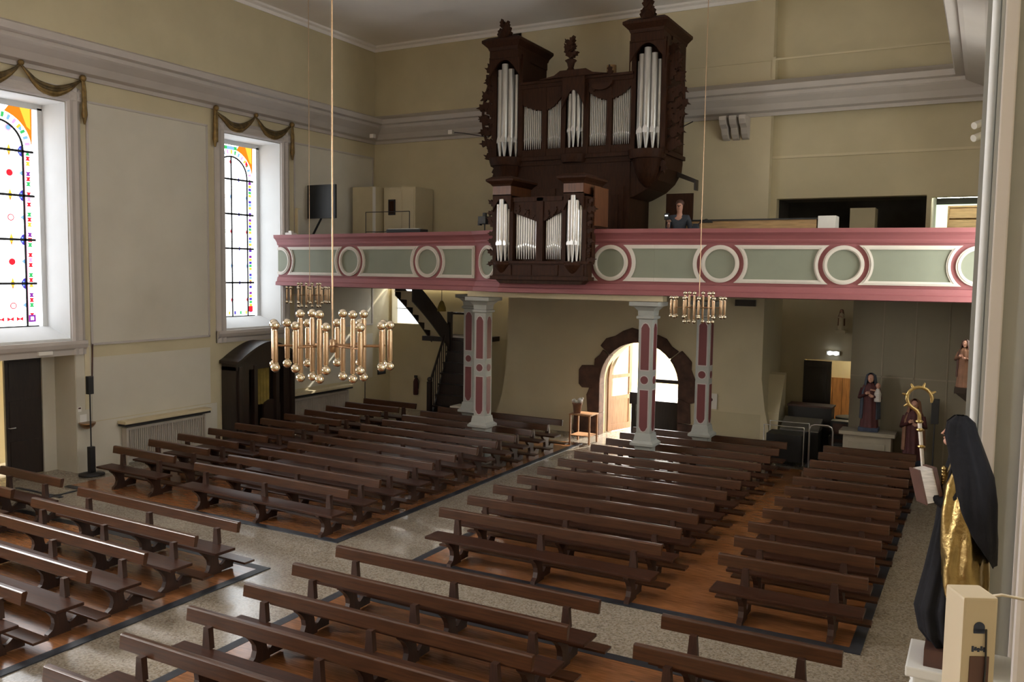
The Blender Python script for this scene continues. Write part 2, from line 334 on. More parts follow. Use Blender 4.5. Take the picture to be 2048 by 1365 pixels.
# stained-glass windows: coloured pieces, lead and bars
def stained(c, k, kind, x, sgn=1, simple=False, pane=None):
    """pane plane at x, seen from +x*sgn; pieces sit a few mm in front of each other"""
    names = list(GL); mb = MB(); IW, OW, ZB, ZT = .55, .88, 3.13, 7.68
    SPR = ZT-.12-IW-.2
    def layer(poly, colr, d):
        mb.cur = names.index(colr); P = [(x+sgn*d, c+u, z) for u, z in poly]
        ar = sum(poly[i][0]*poly[(i+1) % len(poly)][1]-poly[(i+1) % len(poly)][0]*poly[i][1] for i in range(len(poly)))
        idx = tuple(range(len(P)))
        mb.add(P, [idx if (ar > 0) == (sgn > 0) else idx[::-1]])
    rect = lambda a, b, z0, z1: [(a, z0), (b, z0), (b, z1), (a, z1)]
    layer(rect(-OW, OW, ZB, ZT), 'white', 0)
    if not simple:
        # orange corners above the arch
        for s in (-1, 1):
            a = arc(0, SPR, .76, 0, 75, 10)
            poly = [(s*u, z) for u, z in a]+[(s*.3, ZT), (s*.78, ZT)]
            layer(poly, 'orange', .002); layer([(s*.52, ZT-.02), (s*.74, ZT-.02), (s*.74, SPR+.42), (s*.66, SPR+.48)], 'yellow', .004)
        seqs = {'A': ['pink', 'red', 'white', 'green', 'red', 'violet', 'white', 'yellow', 'red', 'green', 'white', 'red'],
                'B': ['blue', 'white', 'yellow', 'green', 'blue', 'yellow', 'violet', 'white', 'blue', 'white', 'yellow', 'sky']}[kind]
        for s in (-1, 1):
            z = ZB+.1; i = 0
            if kind == 'A': layer(rect(min(s*.575, s*.595), max(s*.575, s*.595), ZB+.1, SPR), 'pink', .003); layer(rect(min(s*.735, s*.745), max(s*.735, s*.745), ZB+.1, SPR), 'red', .003)
            while z < SPR:
                cl = seqs[i % len(seqs)]; h = .07 if kind == 'B' else .085
                if cl != 'white':
                    a, b = sorted((s*.61, s*.72))
                    if kind == 'A': layer([(a, z), (b, z), (b-.03, z+h/2), (b, z+h), (a, z+h), (a+.03, z+h/2)], cl, .003)
                    else: layer(rect(a+.005, b-.005, z, z+h), cl, .003)
                z += h+(.012 if kind == 'B' else .02); i += 1
            if kind == 'B': layer(rect(min(s*.59, s*.74), max(s*.59, s*.74), ZB+.12, ZB+.27), 'red', .004)
            else: layer(rect(min(s*.59, s*.74), max(s*.59, s*.74), ZB+.1, ZB+.25), 'violet', .004); layer(rect(min(s*.63, s*.7), max(s*.63, s*.7), ZB+.14, ZB+.21), 'white', .005)
        for t in range(8, 173, 11):
            a = [(.62*math.cos(R(t)), SPR+.62*math.sin(R(t))), (.73*math.cos(R(t)), SPR+.73*math.sin(R(t))), (.73*math.cos(R(t+5)), SPR+.73*math.sin(R(t+5))), (.62*math.cos(R(t+5)), SPR+.62*math.sin(R(t+5)))]
            layer(a, ['pink', 'sky', 'green', 'yellow'][(t//11) % 4], .003)
        barz = [ZB+.91*i for i in range(1, 5)]
        if kind == 'A':
            for u in (-.27, .27):
                for i in range(5):
                    zc = ZB+.45+.91*i
                    layer(arc(u, zc, .25, 0, 352, 30), ['yellow', 'green', 'pink', 'sky', 'yellow'][i], .0012); layer(arc(u, zc, .241, 0, 352, 30), 'white', .0018)
                    layer(arc(u, zc, .07, 0, 345, 16), 'red' if i != 4 else 'pink', .003); layer(arc(u, zc, .05 if i % 2 == 0 else .03, 0, 345, 14), ('sky' if i == 4 else 'white') if i % 2 == 0 else 'red', .004)
                for zc in barz: layer([(u-.045, zc), (u, zc-.13), (u+.045, zc), (u, zc+.13)], 'yellow', .003); layer([(u-.02, zc-.06), (u, zc-.13), (u+.02, zc-.06)], 'orange', .004)
            for s in (-1, 1):
                for zc in barz: layer([(s*(.55-v*1), z2) for v, z2 in [(0, zc-.12), (.05, zc-.1), (.09, zc-.04), (.1, zc), (.09, zc+.04), (.05, zc+.1), (0, zc+.12)]], 'blue', .003); layer(arc(s*.5, zc+.04, .018, 0, 330, 8), 'sky', .005); layer(arc(s*.5, zc-.04, .018, 0, 330, 8), 'sky', .005)
                for i in range(5): layer([(s*.55, ZB+.4+.91*i), (s*.47, ZB+.46+.91*i), (s*.55, ZB+.52+.91*i)], 'sky', .003)
            layer(rect(-.5, .5, ZB+.12, ZB+.13), 'red', .003)
            for u in (-.4, -.2, 0, .2, .4): layer([(u-.07, ZB+.13), (u, ZB+.16), (u+.07, ZB+.13), (u+.07, ZB+.22), (u, ZB+.18), (u-.07, ZB+.22)], 'red', .004)
        else:
            for i in range(5):
                zc = ZB+.45+.91*i; cl = 'red' if i % 2 == 0 else 'sky'
                for u in (-.55, 0, .55): layer([(u-.05, zc), (u, zc-.09), (u+.05, zc), (u, zc+.09)], cl, .006)
                for u in (-.27, .27): layer(arc(u, zc, .08, 0, 350, 12), 'green' if i % 2 == 0 else 'yellow', .002); layer(arc(u, zc, .07, 0, 350, 12), 'white', .003)
            for zc in barz:
                for u in (-.27, .27, -.66, .66): layer([(u-.05, zc), (u, zc-.06), (u+.05, zc), (u, zc+.06)], 'violet' if abs(u) > .5 else 'blue', .006)
            layer(rect(-.22, .22, ZT-.14, ZT-.05), 'sky', .003); layer(rect(-.22, -.12, ZT-.14, ZT-.05), 'green', .004); layer(rect(.12, .22, ZT-.14, ZT-.05), 'green', .004)
            for t in range(-5, 6):
                if t % 2: layer(rect(t*.1-.03, t*.1+.03, ZB+.06, ZB+.15), ['green', 'blue', 'yellow'][t % 3], .003)
    mats = list(GL.values())
    if pane: mats[0] = M[pane]
    o = struct(mb, 'window_%d' % k, mats)
    mb = MB(); t = .02
    def bar(a, b, z0, z1, d=.012, th=.014):
        xs = sorted((x+sgn*d, x+sgn*(d+th))); mb.box(xs[0], xs[1], c+a, c+b, z0, z1)
    for i in range(1, 5): bar(-.78, .78, ZB+.91*i-.024, ZB+.91*i+.024)
    bar(-.8, .8, ZB, ZB+.025)
    for u in (-IW, IW): bar(u-t, u+t, ZB, SPR)
    if kind == 'B' and not simple: bar(-t, t, ZB, SPR+IW)
    a1 = arc(0, SPR, IW+t, 0, 180, 24); a2 = arc(0, SPR, IW-t, 0, 180, 24)
    for i in range(24):
        poly = [a1[i], a1[i+1], a2[i+1], a2[i]]; xs = sorted((x+sgn*.012, x+sgn*.026))
        mb.prism([(c+u, z) for u, z in poly], 'x', xs[0], xs[1])
    lead = mb.build('window_lead', 'lead', o)
stained(10.5, 1, 'A', XL-.8); stained(16.7, 2, 'B', XL-.8); stained(4.3, 3, 'A', XL-.8, simple=True, pane='pane_fill'); stained(-1.9, 4, 'A', XL-.8, simple=True, pane='pane_fill')
for i, c in enumerate(LWIN): stained(c, 5+i, 'A', RX+.7, -1, simple=True, pane='pane_right' if c < 16 else 'white5')

# side door on the left: dark leaf closed, other leaf open to the daylight
mb = MB(); mb.box(XL-.8, XL-.74, 10.5, 11.28, 0.01, 2.5)
for (a, b, c, d) in [(10.58, 11.2, .15, .75), (10.58, 11.2, .95, 1.6), (10.58, 11.2, 1.8, 2.4)]: mb.box(XL-.74, XL-.725, a, b, c, d)
d1 = struct(mb, 'door_1', 'dark_oak')
mb = MB(); mb.tube([(XL-.74, 10.55, 1.05), (XL-.68, 10.55, 1.05), (XL-.68, 10.67, 1.05)], .012); mb.build('door_handle', 'steel', d1)
mb = MB(); mb.box(XL-.82, XL-.7, 11.28, 11.57, 0, 2.6); mb.box(XL-.82, XL-.7, 9.76, 9.95, 0, 2.6); mb.box(XL-.82, XL-.7, 9.95, 11.28, 2.5, 2.61); mb.box(XL-.7, XL-.001, 11.565, 11.579, 0, 2.6); struct(mb, 'trim_90', 'wall_panel')
mb = MB(); mb.box(XL, XL+.008, 11.58, 11.93, 0, 2.72); mb.box(XL, XL+.008, 11.93, 15.4, 0, 1.05); struct(mb, 'trim_96', 'wall_panel')
mb = MB(); mb.box(XL-1.5, XL-.83, 9.9, 9.96, 0.01, 2.5); struct(mb, 'door_2', 'organ_red')
mb = MB(); mb.box(XL-2.7, XL-2.5, 8.6, 12.6, -.05, 2.9); mb.box(XL-2.7, XL-WT, 8.6, 12.6, 2.9, 3.05); mb.box(XL-2.5, XL-WT, 12.4, 12.6, -.05, 2.9); struct(mb, 'wall_added_porch', 'wall_cream')  # porch added outside to block the sky glare in the door gap
mb = MB(); mb.box(XL, XL+.12, 10.7, 11.0, 2.6, 2.67); tag(mb.build('exit_light', 'white_paint'), 'small white emergency light box above the dark side door', 'light')

# ------------------------------------------------------------------ outdoors seen through the doors
mb = MB(); mb.box(-30, 14, 25, 60, -.25, -.05); mb.box(-40, XL-WT-.02, -15, 25, -.25, -.05); struct(mb, 'ground', mat('pale_paving', (.6, .56, .48), .9, noise=(2, .1)))
mb = MB(); mb.box(-16, 2, 33, 33.5, -.05, 2.0); struct(mb, 'wall_yard', mat('yard_wall', (.62, .5, .26), .9, noise=(2, .15)))

# ------------------------------------------------------------------ arched church door: rough sandstone surround, two glazed leaves
stones = []
def ringseg(a0, a1, r0, r1):
    rag = lambda a, r: (ACX+r*math.cos(R(a)), ASP+r*math.sin(R(a)))
    n = 5
    return [rag(a0+(a1-a0)*i/n, r0) for i in range(n+1)]+[rag(a1+(a0-a1)*i/n, r1*(1+.03*math.sin(i*2.1+a0))) for i in range(n+1)]
mb = MB()
for a0, a1, ro in [(88, 140, 1.47), (140, 178, 1.36), (40, 88, 1.42), (4, 40, 1.55)]: mb.prism(ringseg(a0, a1-1, AR-.03, ro), 'y', YB-.05, YB+.3)
def block(pts): mb.prism(pts, 'y', YB-.06, YB+.3)
L, Rr = ACX-AR, ACX+AR
block([(L+.03, ASP+.35), (L-.2, ASP+.42), (L-.52, ASP+.4), (L-.6, ASP+.28), (L-.6, ASP-.12), (L-.5, ASP-.22), (L-.1, ASP-.2), (L+.03, ASP-.1)])
block([(L+.03, ASP-.1), (L-.28, ASP-.2), (L-.36, ASP-.4), (L-.32, .62), (L+.03, .6)])
block([(L+.03, .6), (L-.72, .58), (L-.76, .1), (L-.7, 0), (L+.03, 0)])
block([(Rr-.03, ASP+.3), (Rr+.3, ASP+.25), (Rr+.68, ASP+.08), (Rr+.7, ASP-.3), (Rr+.3, ASP-.42), (Rr-.03, ASP-.3)])
block([(Rr-.03, ASP-.3), (Rr+.3, ASP-.42), (Rr+.33, .55), (Rr-.03, .55)])
block([(Rr-.03, .55), (Rr+.46, .52), (Rr+.5, 0), (Rr-.03, 0)])
struct(mb, 'trim_91', 'stone', .03)
def leaf(parent_label, name, glazed_col):
    """half of the arched door, hinge at local x=0, width 1.06, seen flat in local xz"""
    W = 1.06
    def topz(u): return ASP+math.sqrt(max(0, (AR-.05)**2-(AR-.05-u)**2))
    out = [(0.02, 0.02), (W, 0.02)]+[(u, topz(u)) for u in [W-i*(W-.02)/14 for i in range(15)]]
    mb = MB()
    # frame stiles and rails
    def poly(p, y0=-.03, y1=.03): mb.prism(p, 'y', y0, y1)
    poly([(0.0, .02), (.13, .02), (.13, topz(.13)), (.06, topz(.06)), (0.0, ASP)])
    poly([(W-.12, .02), (W, .02), (W, topz(W)-.0), (W-.12, topz(W-.12))])
    for z0, z1 in ((.02, .2), (.88, 1.0), (1.5, 1.6)): poly([(.13, z0), (W-.12, z0), (W-.12, z1), (.13, z1)])
    us = [.06+i*(W-.18)/12 for i in range(13)]
    poly([(u, topz(u)) for u in us]+[(u, max(1.55, topz(u)-.1)) for u in us[::-1]])
    poly([(.13, .2), (W-.12, .2), (W-.12, .88), (.13, .88)], -.012, .012)
    return mb
def add_glass(parent):
    mb = MB(); mb.prism([(.13, 1.0), (.94, 1.0), (.94, 1.5), (.13, 1.5)], 'y', -.004, .004); mb.prism([(.2, 1.6), (.94, 1.6), (.94, 2.4), (.6, 2.28), (.35, 2.05)], 'y', -.004, .004)
    g = bpy.data.materials.get('door_glass')
    if not g:
        g = bpy.data.materials.new('door_glass'); g.use_nodes = True; nt = g.node_tree; b = nt.nodes['Principled BSDF']
        b.inputs['Base Color'].default_value = (.95, .95, .92, 1); b.inputs['Transmission Weight'].default_value = 1; b.inputs['Roughness'].default_value = .0; b.inputs['IOR'].default_value = 1.02
    mb.build('door_pane', g, parent)
dl = leaf('', '', 0).build('door_3', 'door_wood'); dl['kind'] = 'structure'; dl.location = (ACX-AR+.05, YB+.5, 0); dl.rotation_euler = (0, 0, R(74)); add_glass(dl)
mb = MB(); mb.tube([(.98, -.05, 1.02), (.98, -.09, 1.02), (.86, -.09, 1.02)], .012); mb.build('door_handle', 'brass', dl)
dr = leaf('', '', 0).build('door_4', 'dark_oak'); dr['kind'] = 'structure'; dr.location = (ACX+AR-.05, YB+.5, 0); dr.scale = (-1, 1, 1); add_glass(dr)
for g in dr.children: pass

# right doorway under the gallery
mb = MB(); mb.box(-4.17, -3.47, 23.9, 23.96, 0.01, 2.2)
for a, b in ((.2, .95), (1.15, 2.05)): mb.box(-4.07, -3.57, 23.885, 23.9, a, b)
d5 = struct(mb, 'door_5', 'dark_oak')
mb = MB(); mb.tube([(-3.54, 23.9, 1.05), (-3.54, 23.86, 1.05), (-3.64, 23.86, 1.05)], .012); mb.build('door_handle', 'steel', d5)
mb = MB(); mb.box(-2.85, -2.35, 26.0, 26.5, 2.82, 2.9); tag(mb.build('ceiling_lamp', 'lamp_on'), 'lit ceiling lamp in the yellow room behind the doorway', 'lamp')
t = thing('emergency_light', 'twin white emergency lamp glowing above the doorway under the gallery', 'light', (-3.45, 23.98, 2.42))
mb = MB(); mb.box(-.16, .16, -.05, .02, -.05, .05); mb.build('housing', 'white_paint', t)
for s in (-1, 1):
    mb = MB(); mb.ball((s*.075, -.08, 0), .055, 12, 8); mb.build('lamp_head', 'led', t)

# bright window and louvred shutter at the right end of the gallery
mb = MB(); mb.box(-1.2, RX, 24.2, 24.25, 4.25, 6.25); struct(mb, 'window_20', 'daylight_soft')
mb = MB(); mb.tube([(-1.1, 22.5, 6.3), (.2, 22.5, 6.3)], .03, 8); tag(mb.build('added_tube_lamp', 'tube'), 'added glowing tube lighting the shutter at the right end of the gallery', 'lamp')  # tube added to light the shutter boards
t = thing('louvred_shutter', 'wooden boarded shutter standing in the bright opening at the gallery end', 'shutter', (-.52, 23.2, 4.3))
mb = MB(); mb.box(-.38, -.34, 0, .12, 0, 1.84); mb.box(.7, .74, 0, .12, 0, 1.84); mb.box(-.34, .7, 0, .12, 1.8, 1.84); mb.build('frame', 'louver', t)
for i in range(7):
    mb = MB(); z = .02+i*.255; mb.prism([(0.0, z), (.03, z), (.1, z+.27), (.07, z+.27)], 'x', -.34, .7); mb.build('slat', 'louver', t)

# ------------------------------------------------------------------ balcony
BP = [(XL, 17.6), (-10.2, 16.95), (-9.3, 16.5), (-5.93, 16.85), (RX, 17.9)]
bal = thing('balcony', 'pink and green balcony front carrying the organs across the back of the nave', 'balcony', (0, 0, 0))
mb = MB(); mb.prism([(x, y+.12) for x, y in BP]+[(RX, YB+.28), (TWR, YB+.28), (TWR, YB), (XL, YB)], 'z', 4.02, 4.25); struct(mb, 'floor_gallery', 'pew')
profile_top = [(0, 5.06), (-.03, 5.06), (-.05, 5.1), (-.05, 5.13), (-.1, 5.2), (-.16, 5.25), (-.17, 5.33), (.16, 5.33), (.16, 5.06)]
profile_bot = [(.12, 4.22), (0, 4.22), (-.03, 4.21), (-.05, 4.15), (-.06, 4.1), (-.1, 4.08), (-.11, 3.99), (.12, 3.97)]
def offs(pts, d):
    """polyline moved sideways by d (positive = towards +Y side)"""
    out = []
    for i, p in enumerate(pts):
        a = Vector(pts[max(i-1, 0)]); b = Vector(pts[i]); c = Vector(pts[min(i+1, len(pts)-1)])
        n1 = (b-a); n2 = (c-b)
        if n1.length == 0: n1 = n2
        if n2.length == 0: n2 = n1
        n1 = Vector((-n1.y, n1.x)).normalized(); n2 = Vector((-n2.y, n2.x)).normalized()
        m = (n1+n2).normalized(); k = d/max(.3, m.dot(n1)); out.append((b.x+m.x*k, b.y+m.y*k))
    return out
def sweep(prof, mb):
    rows = [offs(BP, d) for d, z in prof]
    rings = [[(rows[j][i][0], rows[j][i][1], prof[j][1]) for j in range(len(prof))] for i in range(len(BP))]
    mb.loft(rings, True, True, False)
mb = MB(); sweep([(0, 4.2), (0, 5.08), (.12, 5.08), (.12, 4.2)], mb); mb.build('parapet', 'pink', bal)
mb = MB(); sweep(profile_top, mb); mb.build('handrail_moulding', 'pink', bal)
mb = MB(); sweep(profile_bot, mb); mb.build('base_moulding', 'pink', bal)
mb = MB()
P0, P1 = Vector(BP[1]), Vector(BP[3]); mb.box(-10.4, -5.75, 16.9, 17.15, 3.86, 4.0); mb.build('beam', 'cream_paint', bal)
def seg_frame(i):
    a, b = Vector((*BP[i], 0)), Vector((*BP[i+1], 0)); d = (b-a).normalized(); nrm = Vector((d.y, -d.x, 0))
    m = Matrix(((d.x, -nrm.x, 0, a.x), (d.y, -nrm.y, 0, a.y), (0, 0, 1, 0), (0, 0, 0, 1))); return m, (b-a).length
ZM, HH = 4.64, .37
def ring(i, s, sx=1):
    m, L = seg_frame(i); mb = MB(); mb.x = m
    lo, hi = (max(-.37, -s/sx), min(.37, (L-s)/sx))
    for r0, r1, d in ((.29, .37, .045), (.31, .34, .06)):
        A = arc(0, ZM, r1, 0, 360, 40); B = arc(0, ZM, r0, 0, 360, 40)
        for k in range(40):
            q = [A[k], A[k+1], B[k+1], B[k]]
            if min(u for u, _ in q) < lo or max(u for u, _ in q) > hi: continue
            mb.prism([(s+u*sx, z) for u, z in q], 'y', -d, .0)
    mb.build('ring_frame', 'white_trim', bal)
    mb = MB(); mb.x = m; P = [(s+max(lo, min(hi, u))*sx, z) for u, z in arc(0, ZM, .3, 0, 354, 40)]; mb.prism(P, 'y', -.012, 0); mb.build('round_panel', 'green', bal)
def panel(i, s0, s1, e0, e1, open0=False, open1=False):
    """between ring centres s0 and s1; e0/e1: False when the end is square"""
    m, L = seg_frame(i)
    def outline(r, h):
        def end(s, sg, curved):
            if not curved: return [(s, ZM-h), (s, ZM+h)]
            a = math.degrees(math.asin(min(1, h/r))); return [(s+sg*r*math.cos(R(t)), ZM+r*math.sin(R(t))) for t in [-a+2*a*k/12 for k in range(13)]]
        l = end(s0 if e0 else s0+(r-.455), 1, e0); rr = end(s1 if e1 else s1-(r-.455), -1, e1)
        return l+rr[::-1]
    o, inn, mid = outline(.455, HH), outline(.53, HH-.075), outline(.485, HH-.03)
    if len(o) != len(inn): return
    mb = MB(); mb.x = m; n = len(o)
    nl = 13 if e0 else 2
    skip = set()
    if open0 and not e0: skip.add(0)
    if open1 and not e1: skip.add(nl)
    if open0: o[0:2] = [(s0, ZM-HH), (s0, ZM+HH)]; inn[0:2] = [(s0, ZM-HH+.075), (s0, ZM+HH-.075)]; mid[0:2] = [(s0, ZM-HH+.03), (s0, ZM+HH-.03)]
    if open1:
        for A, q in ((o, 0), (inn, .075), (mid, .03)): A[nl:nl+2] = [(s1, ZM+HH-q), (s1, ZM-HH+q)]
    for k in range(n):
        k2 = (k+1) % n
        if k in skip: continue
        mb.prism([o[k], o[k2], inn[k2], inn[k]], 'y', -.04, 0)
    for k in range(n):
        k2 = (k+1) % n
        if open0 or open1: continue
        mid2 = outline(.505, HH-.05); mb.prism([mid[k], mid[k2], mid2[k2], mid2[k]], 'y', -.055, 0)
    mb.build('panel_frame', 'white_trim', bal)
    mb = MB(); mb.x = m; mb.prism(inn, 'y', -.012, 0); mb.build('panel', 'green', bal)
for s in (.12, 2.7, 5.25): ring(0, s)
panel(0, .12, 2.7, True, True); panel(0, 2.7, 5.25, True, True); panel(0, 5.25, 6.64, True, False)
ring(1, .5, .95)
ring(2, .45); ring(2, 2.47); panel(2, .45, 2.47, True, True); panel(2, 2.47, 3.387, True, False, open1=True)
panel(3, .0, 1.3, False, True, open0=True)
for s in (1.3, 3.58, 5.86): ring(3, s)
panel(3, 1.3, 3.58, True, True); panel(3, 3.58, 5.86, True, True)

# columns under the balcony
def make_column(label, x, y):
    t = thing('painted_column', label, 'column', (x, y, 0.012), 0, 'painted columns under the balcony')
    h = 3.84
    mb = MB(); mb.box(-.15, .15, -.15, .15, 1.0, 3.52); mb.build('shaft', 'col_grey', t, .02)
    mb = MB(); mb.loft([[(sx*r, sy*r, z) for sx, sy in ((-1, -1), (1, -1), (1, 1), (-1, 1))] for r, z in [(.165, 0), (.165, .8), (.18, .84), (.25, .87), (.25, .92), (.19, .97), (.165, 1.12)]], smooth=False); mb.build('base', 'col_grey', t)
    mb = MB(); mb.loft([[(sx*r, sy*r, z) for sx, sy in ((-1, -1), (1, -1), (1, 1), (-1, 1))] for r, z in [(.155, 3.48), (.19, 3.5), (.19, 3.54), (.16, 3.56), (.17, 3.66), (.24, 3.74), (.31, 3.76), (.31, h)]], smooth=False); mb.build('capital', 'col_grey', t)
    for q in range(4):
        mx = Matrix.Rotation(q*PI/2, 4, 'Z')
        for z0, z1 in ((1.14, 2.04), (2.42, 3.42)):
            up, dn = (z1 > 3), (z0 < 1.5)
            def sh(w, e):
                b = [(-w, z0+e+(.1 if dn else 0)), *([(-w*.5, z0+e+.02), (0, z0+e), (w*.5, z0+e+.02)] if dn else []), (w, z0+e+(.1 if dn else 0))]
                tp = [(w, z1-e-(.1 if up else 0)), *([(w*.5, z1-e-.02), (0, z1-e), (-w*.5, z1-e-.02)] if up else []), (-w, z1-e-(.1 if up else 0))]
                return b+tp
            mb = MB(); mb.x = mx; mb.prism(sh(.105, 0), 'y', -.156, -.15); mb.cur = 1; mb.prism(sh(.088, .02), 'y', -.16, -.15); mb.build('red_panel', ['col_edge', 'col_red'], t)
        mb = MB(); mb.x = mx; mb.prism(arc(0, 2.23, .1, 0, 350, 20), 'y', -.156, -.15); mb.cur = 1; mb.prism(arc(0, 2.23, .082, 0, 350, 20), 'y', -.16, -.15); mb.build('red_medallion', ['col_edge', 'col_red'], t)
    return t
c0 = make_column('square grey column with dark red panels left of the arched door, the one in front of its pair', -10.03, 17.0)
dup(c0, (-11.35, 18.67, .012), label='square grey column with dark red panels left of the arched door, half hidden behind the other')
dup(c0, (-6.08, 16.99, .012), label='square grey column with dark red panels standing in front of the arched doorway')
dup(c0, (-5.36, 18.65, .012), label='square grey column with dark red panels just right of the arched doorway, under the small chandelier')

# ------------------------------------------------------------------ pews
def make_pew(L, nleg, label, group, gap=None):
    t = thing('pew', label, 'pew', (0, 0, 0), 0, group)
    h = L/2
    mb = MB(); mb.box(-h, h, -.41, -.06, .395, .435); mb.build('seat', 'pew', t, .012)
    mb = MB(); mb.prism([(-.035, .64), (.015, .63), (.05, .765), (.04, .785), (-.005, .785), (-.018, .772)], 'x', -h, h); mb.build('backrest', 'pew_light', t, .006)
    xs = [-h+.37, h-.37] if nleg == 2 else [-h+.37, 0, h-.37]
    lp = [(-.37, .395), (-.36, .36), (-.29, .3), (-.235, .22), (-.225, .15), (-.25, .08), (-.31, .04), (-.315, 0), (-.02, 0), (-.02, .06), (-.06, .12), (-.08, .22), (-.06, .32), (-.05, .395)]
    for x in xs:
        mb = MB(); mb.prism(lp, 'x', x-.035, x+.035); mb.build('leg', 'pew_leg', t)
        mb = MB(); mb.prism([(x-.055, .435), (x+.055, .435), (x+.036, .66), (x-.036, .66)], 'y', -.1, -.035); mb.build('backrest_post', 'pew_leg', t)
        if gap is not None and abs(x-gap) < .25: continue
        mb = MB(); mb.prism([(-.03, .02), (.2, .02), (.2, .06), (.24, .155), (.06, .155), (.0, .11), (-.03, .11)], 'x', x-.025, x+.025); mb.build('kneeler_bracket', 'pew_leg', t)
    for a, b in ([(-h-.05, h+.05)] if gap is None else [(-h-.05, gap-.2), (gap+.2, h+.05)]):
        mb = MB(); mb.box(a, b, .06, .25, .155, .185); mb.build('kneeler', 'pew_light', t, .006)
    return t
ORD = ['front', 'second', 'third', 'fourth', 'fifth', 'sixth', 'seventh', 'eighth', 'ninth', 'tenth', 'eleventh']
protos = {}
def pew_row(L, nleg, x, y, rot, label, group, gap=None):
    k = (round(L, 2), nleg, gap)
    if k not in protos:
        protos[k] = make_pew(L, nleg, label, group, gap); protos[k].location = (x, y, .012); protos[k].rotation_euler = (0, 0, rot)
    else: dup(protos[k], (x, y, .012), rot, label, group)
def jit(a): return random.uniform(-a, a)
for i in range(11):
    o = ORD[i]
    pew_row(1.82, 2, -14.44+jit(.03), 11.36+.803*i+jit(.02), R(-1.0)+jit(.006), f'short wooden pew along the left wall radiators, {o} row behind the cross aisle', 'short pews along the left wall')
    pew_row(3.74, 3, -10.9+jit(.02)*(i < 7), 11.1+.815*i+jit(.015)*(i < 7), R(-1.6)+jit(.004)*(i < 7), f'long wooden pew left of the centre aisle, {o} row behind the cross aisle', 'long pews left of the centre aisle', {7: .87, 9: -.45}.get(i))
    yc = 10.96+.829*i+jit(.015)*(i < 7)
    pew_row(3.56, 3, -5.42+jit(.02)*(i < 7), yc, jit(.004)*(i < 7), f'long wooden pew right of the centre aisle, {o} row behind the cross aisle', 'long pews right of the centre aisle', {7: -.66, 9: .06}.get(i))
    pew_row(1.82, 2, -1.98+jit(.02), 11.02+.838*i+jit(.02), jit(.006), f'short wooden pew at the right edge beside the statues, {o} row behind the cross aisle', 'short pews on the right')
ORN = ['last', 'second last', 'third last', 'fourth last', 'fifth last', 'sixth last', 'seventh last', 'eighth last']
for i in range(6):
    o = ORN[i]
    pew_row(3.74, 3, -11.05+jit(.02), 8.84-.79*i+jit(.015), R(-1.5)+jit(.004), f'long wooden pew left of the centre aisle, {o} row before the cross aisle', 'long pews at the near left')
    pew_row(3.74, 3, -5.46+jit(.01), 8.68-.805*i+jit(.01), jit(.004), f'long wooden pew right of the centre aisle, {o} row before the cross aisle', 'long pews at the near centre')
    if i < 2:
        pew_row(1.82, 2, -14.55+jit(.02), 9.1-.85*i, R(-1.5)+jit(.006), f'short wooden pew near the open side door, {o} row before the cross aisle', 'short pews at the near left')
        pew_row(1.82, 2, -1.95, 8.66-.84*i, jit(.004), f'short wooden pew at the bottom right, {o} row before the cross aisle', 'short pews at the near right')

# ------------------------------------------------------------------ chandeliers
def make_chandelier(label):
    t = thing('chandelier', label, 'chandelier', (0, 0, 0), 0, 'tube chandeliers of the nave')
    K = .00060
    short = [(-730, 350), (-685, -60), (-570, 420), (-440, -180), (-75, -420), (325, -470), (-315, 420), (55, 470), (595, -120), (635, 300), (705, 0), (345, 440)]
    tall = [(-390, 20), (-250, 140), (-155, -155), (125, 140), (245, -155), (380, 20)]
    def unit(u, v, half):
        x, y = u*K, v*K
        mb = MB(); mb.lathe([(.017, -half), (.019, -half+.005), (.019, half-.005), (.017, half)], (x, y, 0), 14); tb = mb.build('brass_tube', 'brass', t)
        for s in (-1, 1):
            mb = MB(); mb.ball((x, y, s*(half+.038)), .034, 14, 10); mb.lathe([(.014, half*s), (.014, s*(half+.02))] if s > 0 else [(.014, -half-.02), (.014, -half)], (x, y, 0), 10); mb.build('bulb', 'bulb', tb)
    for u, v in short: unit(u, v, .117)
    for u, v in tall: unit(u, v, .2)
    mb = MB(); mb.lathe([(.012, -.05), (.022, -.045), (.022, .045), (.012, .05)], (0, 0, 0), 12); mb.build('hub', 'brass', t)
    for u, v in [(-660, 100), (-420, -180), (-75, -420), (325, -470), (-315, 420), (55, 470), (345, 440), (650, 60), (600, -120), (-250, 60), (250, 60)]:
        mb = MB(); mb.tube([(0, 0, 0), (u*K, v*K, 0)], .007, 8); mb.build('arm', 'brass_dark', t)
    mb = MB(); mb.tube([(0, 0, .05), (0, 0, 7.6)], .006, 8); mb.build('suspension_rod', 'brass', t)
    return t
ch = make_chandelier('large brass tube chandelier hanging nearest the camera, over the cross aisle side')
ch.location = (-4.25, 5.0, 3.84); ch.rotation_euler = (0, 0, R(40))
def ch_rod(c):
    for g in c.children:
        if g.name.startswith('suspension_rod'): g.scale = (1, 1, (ZC-c.location.z)/7.65)
c2 = dup(ch, (-4.2, 14.2, 3.87), R(25), 'small brass tube chandelier hanging far off in front of the right half of the balcony')
c3 = dup(ch, (-12.7, 14.2, 3.87), R(55), 'distant brass tube chandelier seen behind and above the nearest one')
for c in (ch, c2, c3): ch_rod(c)

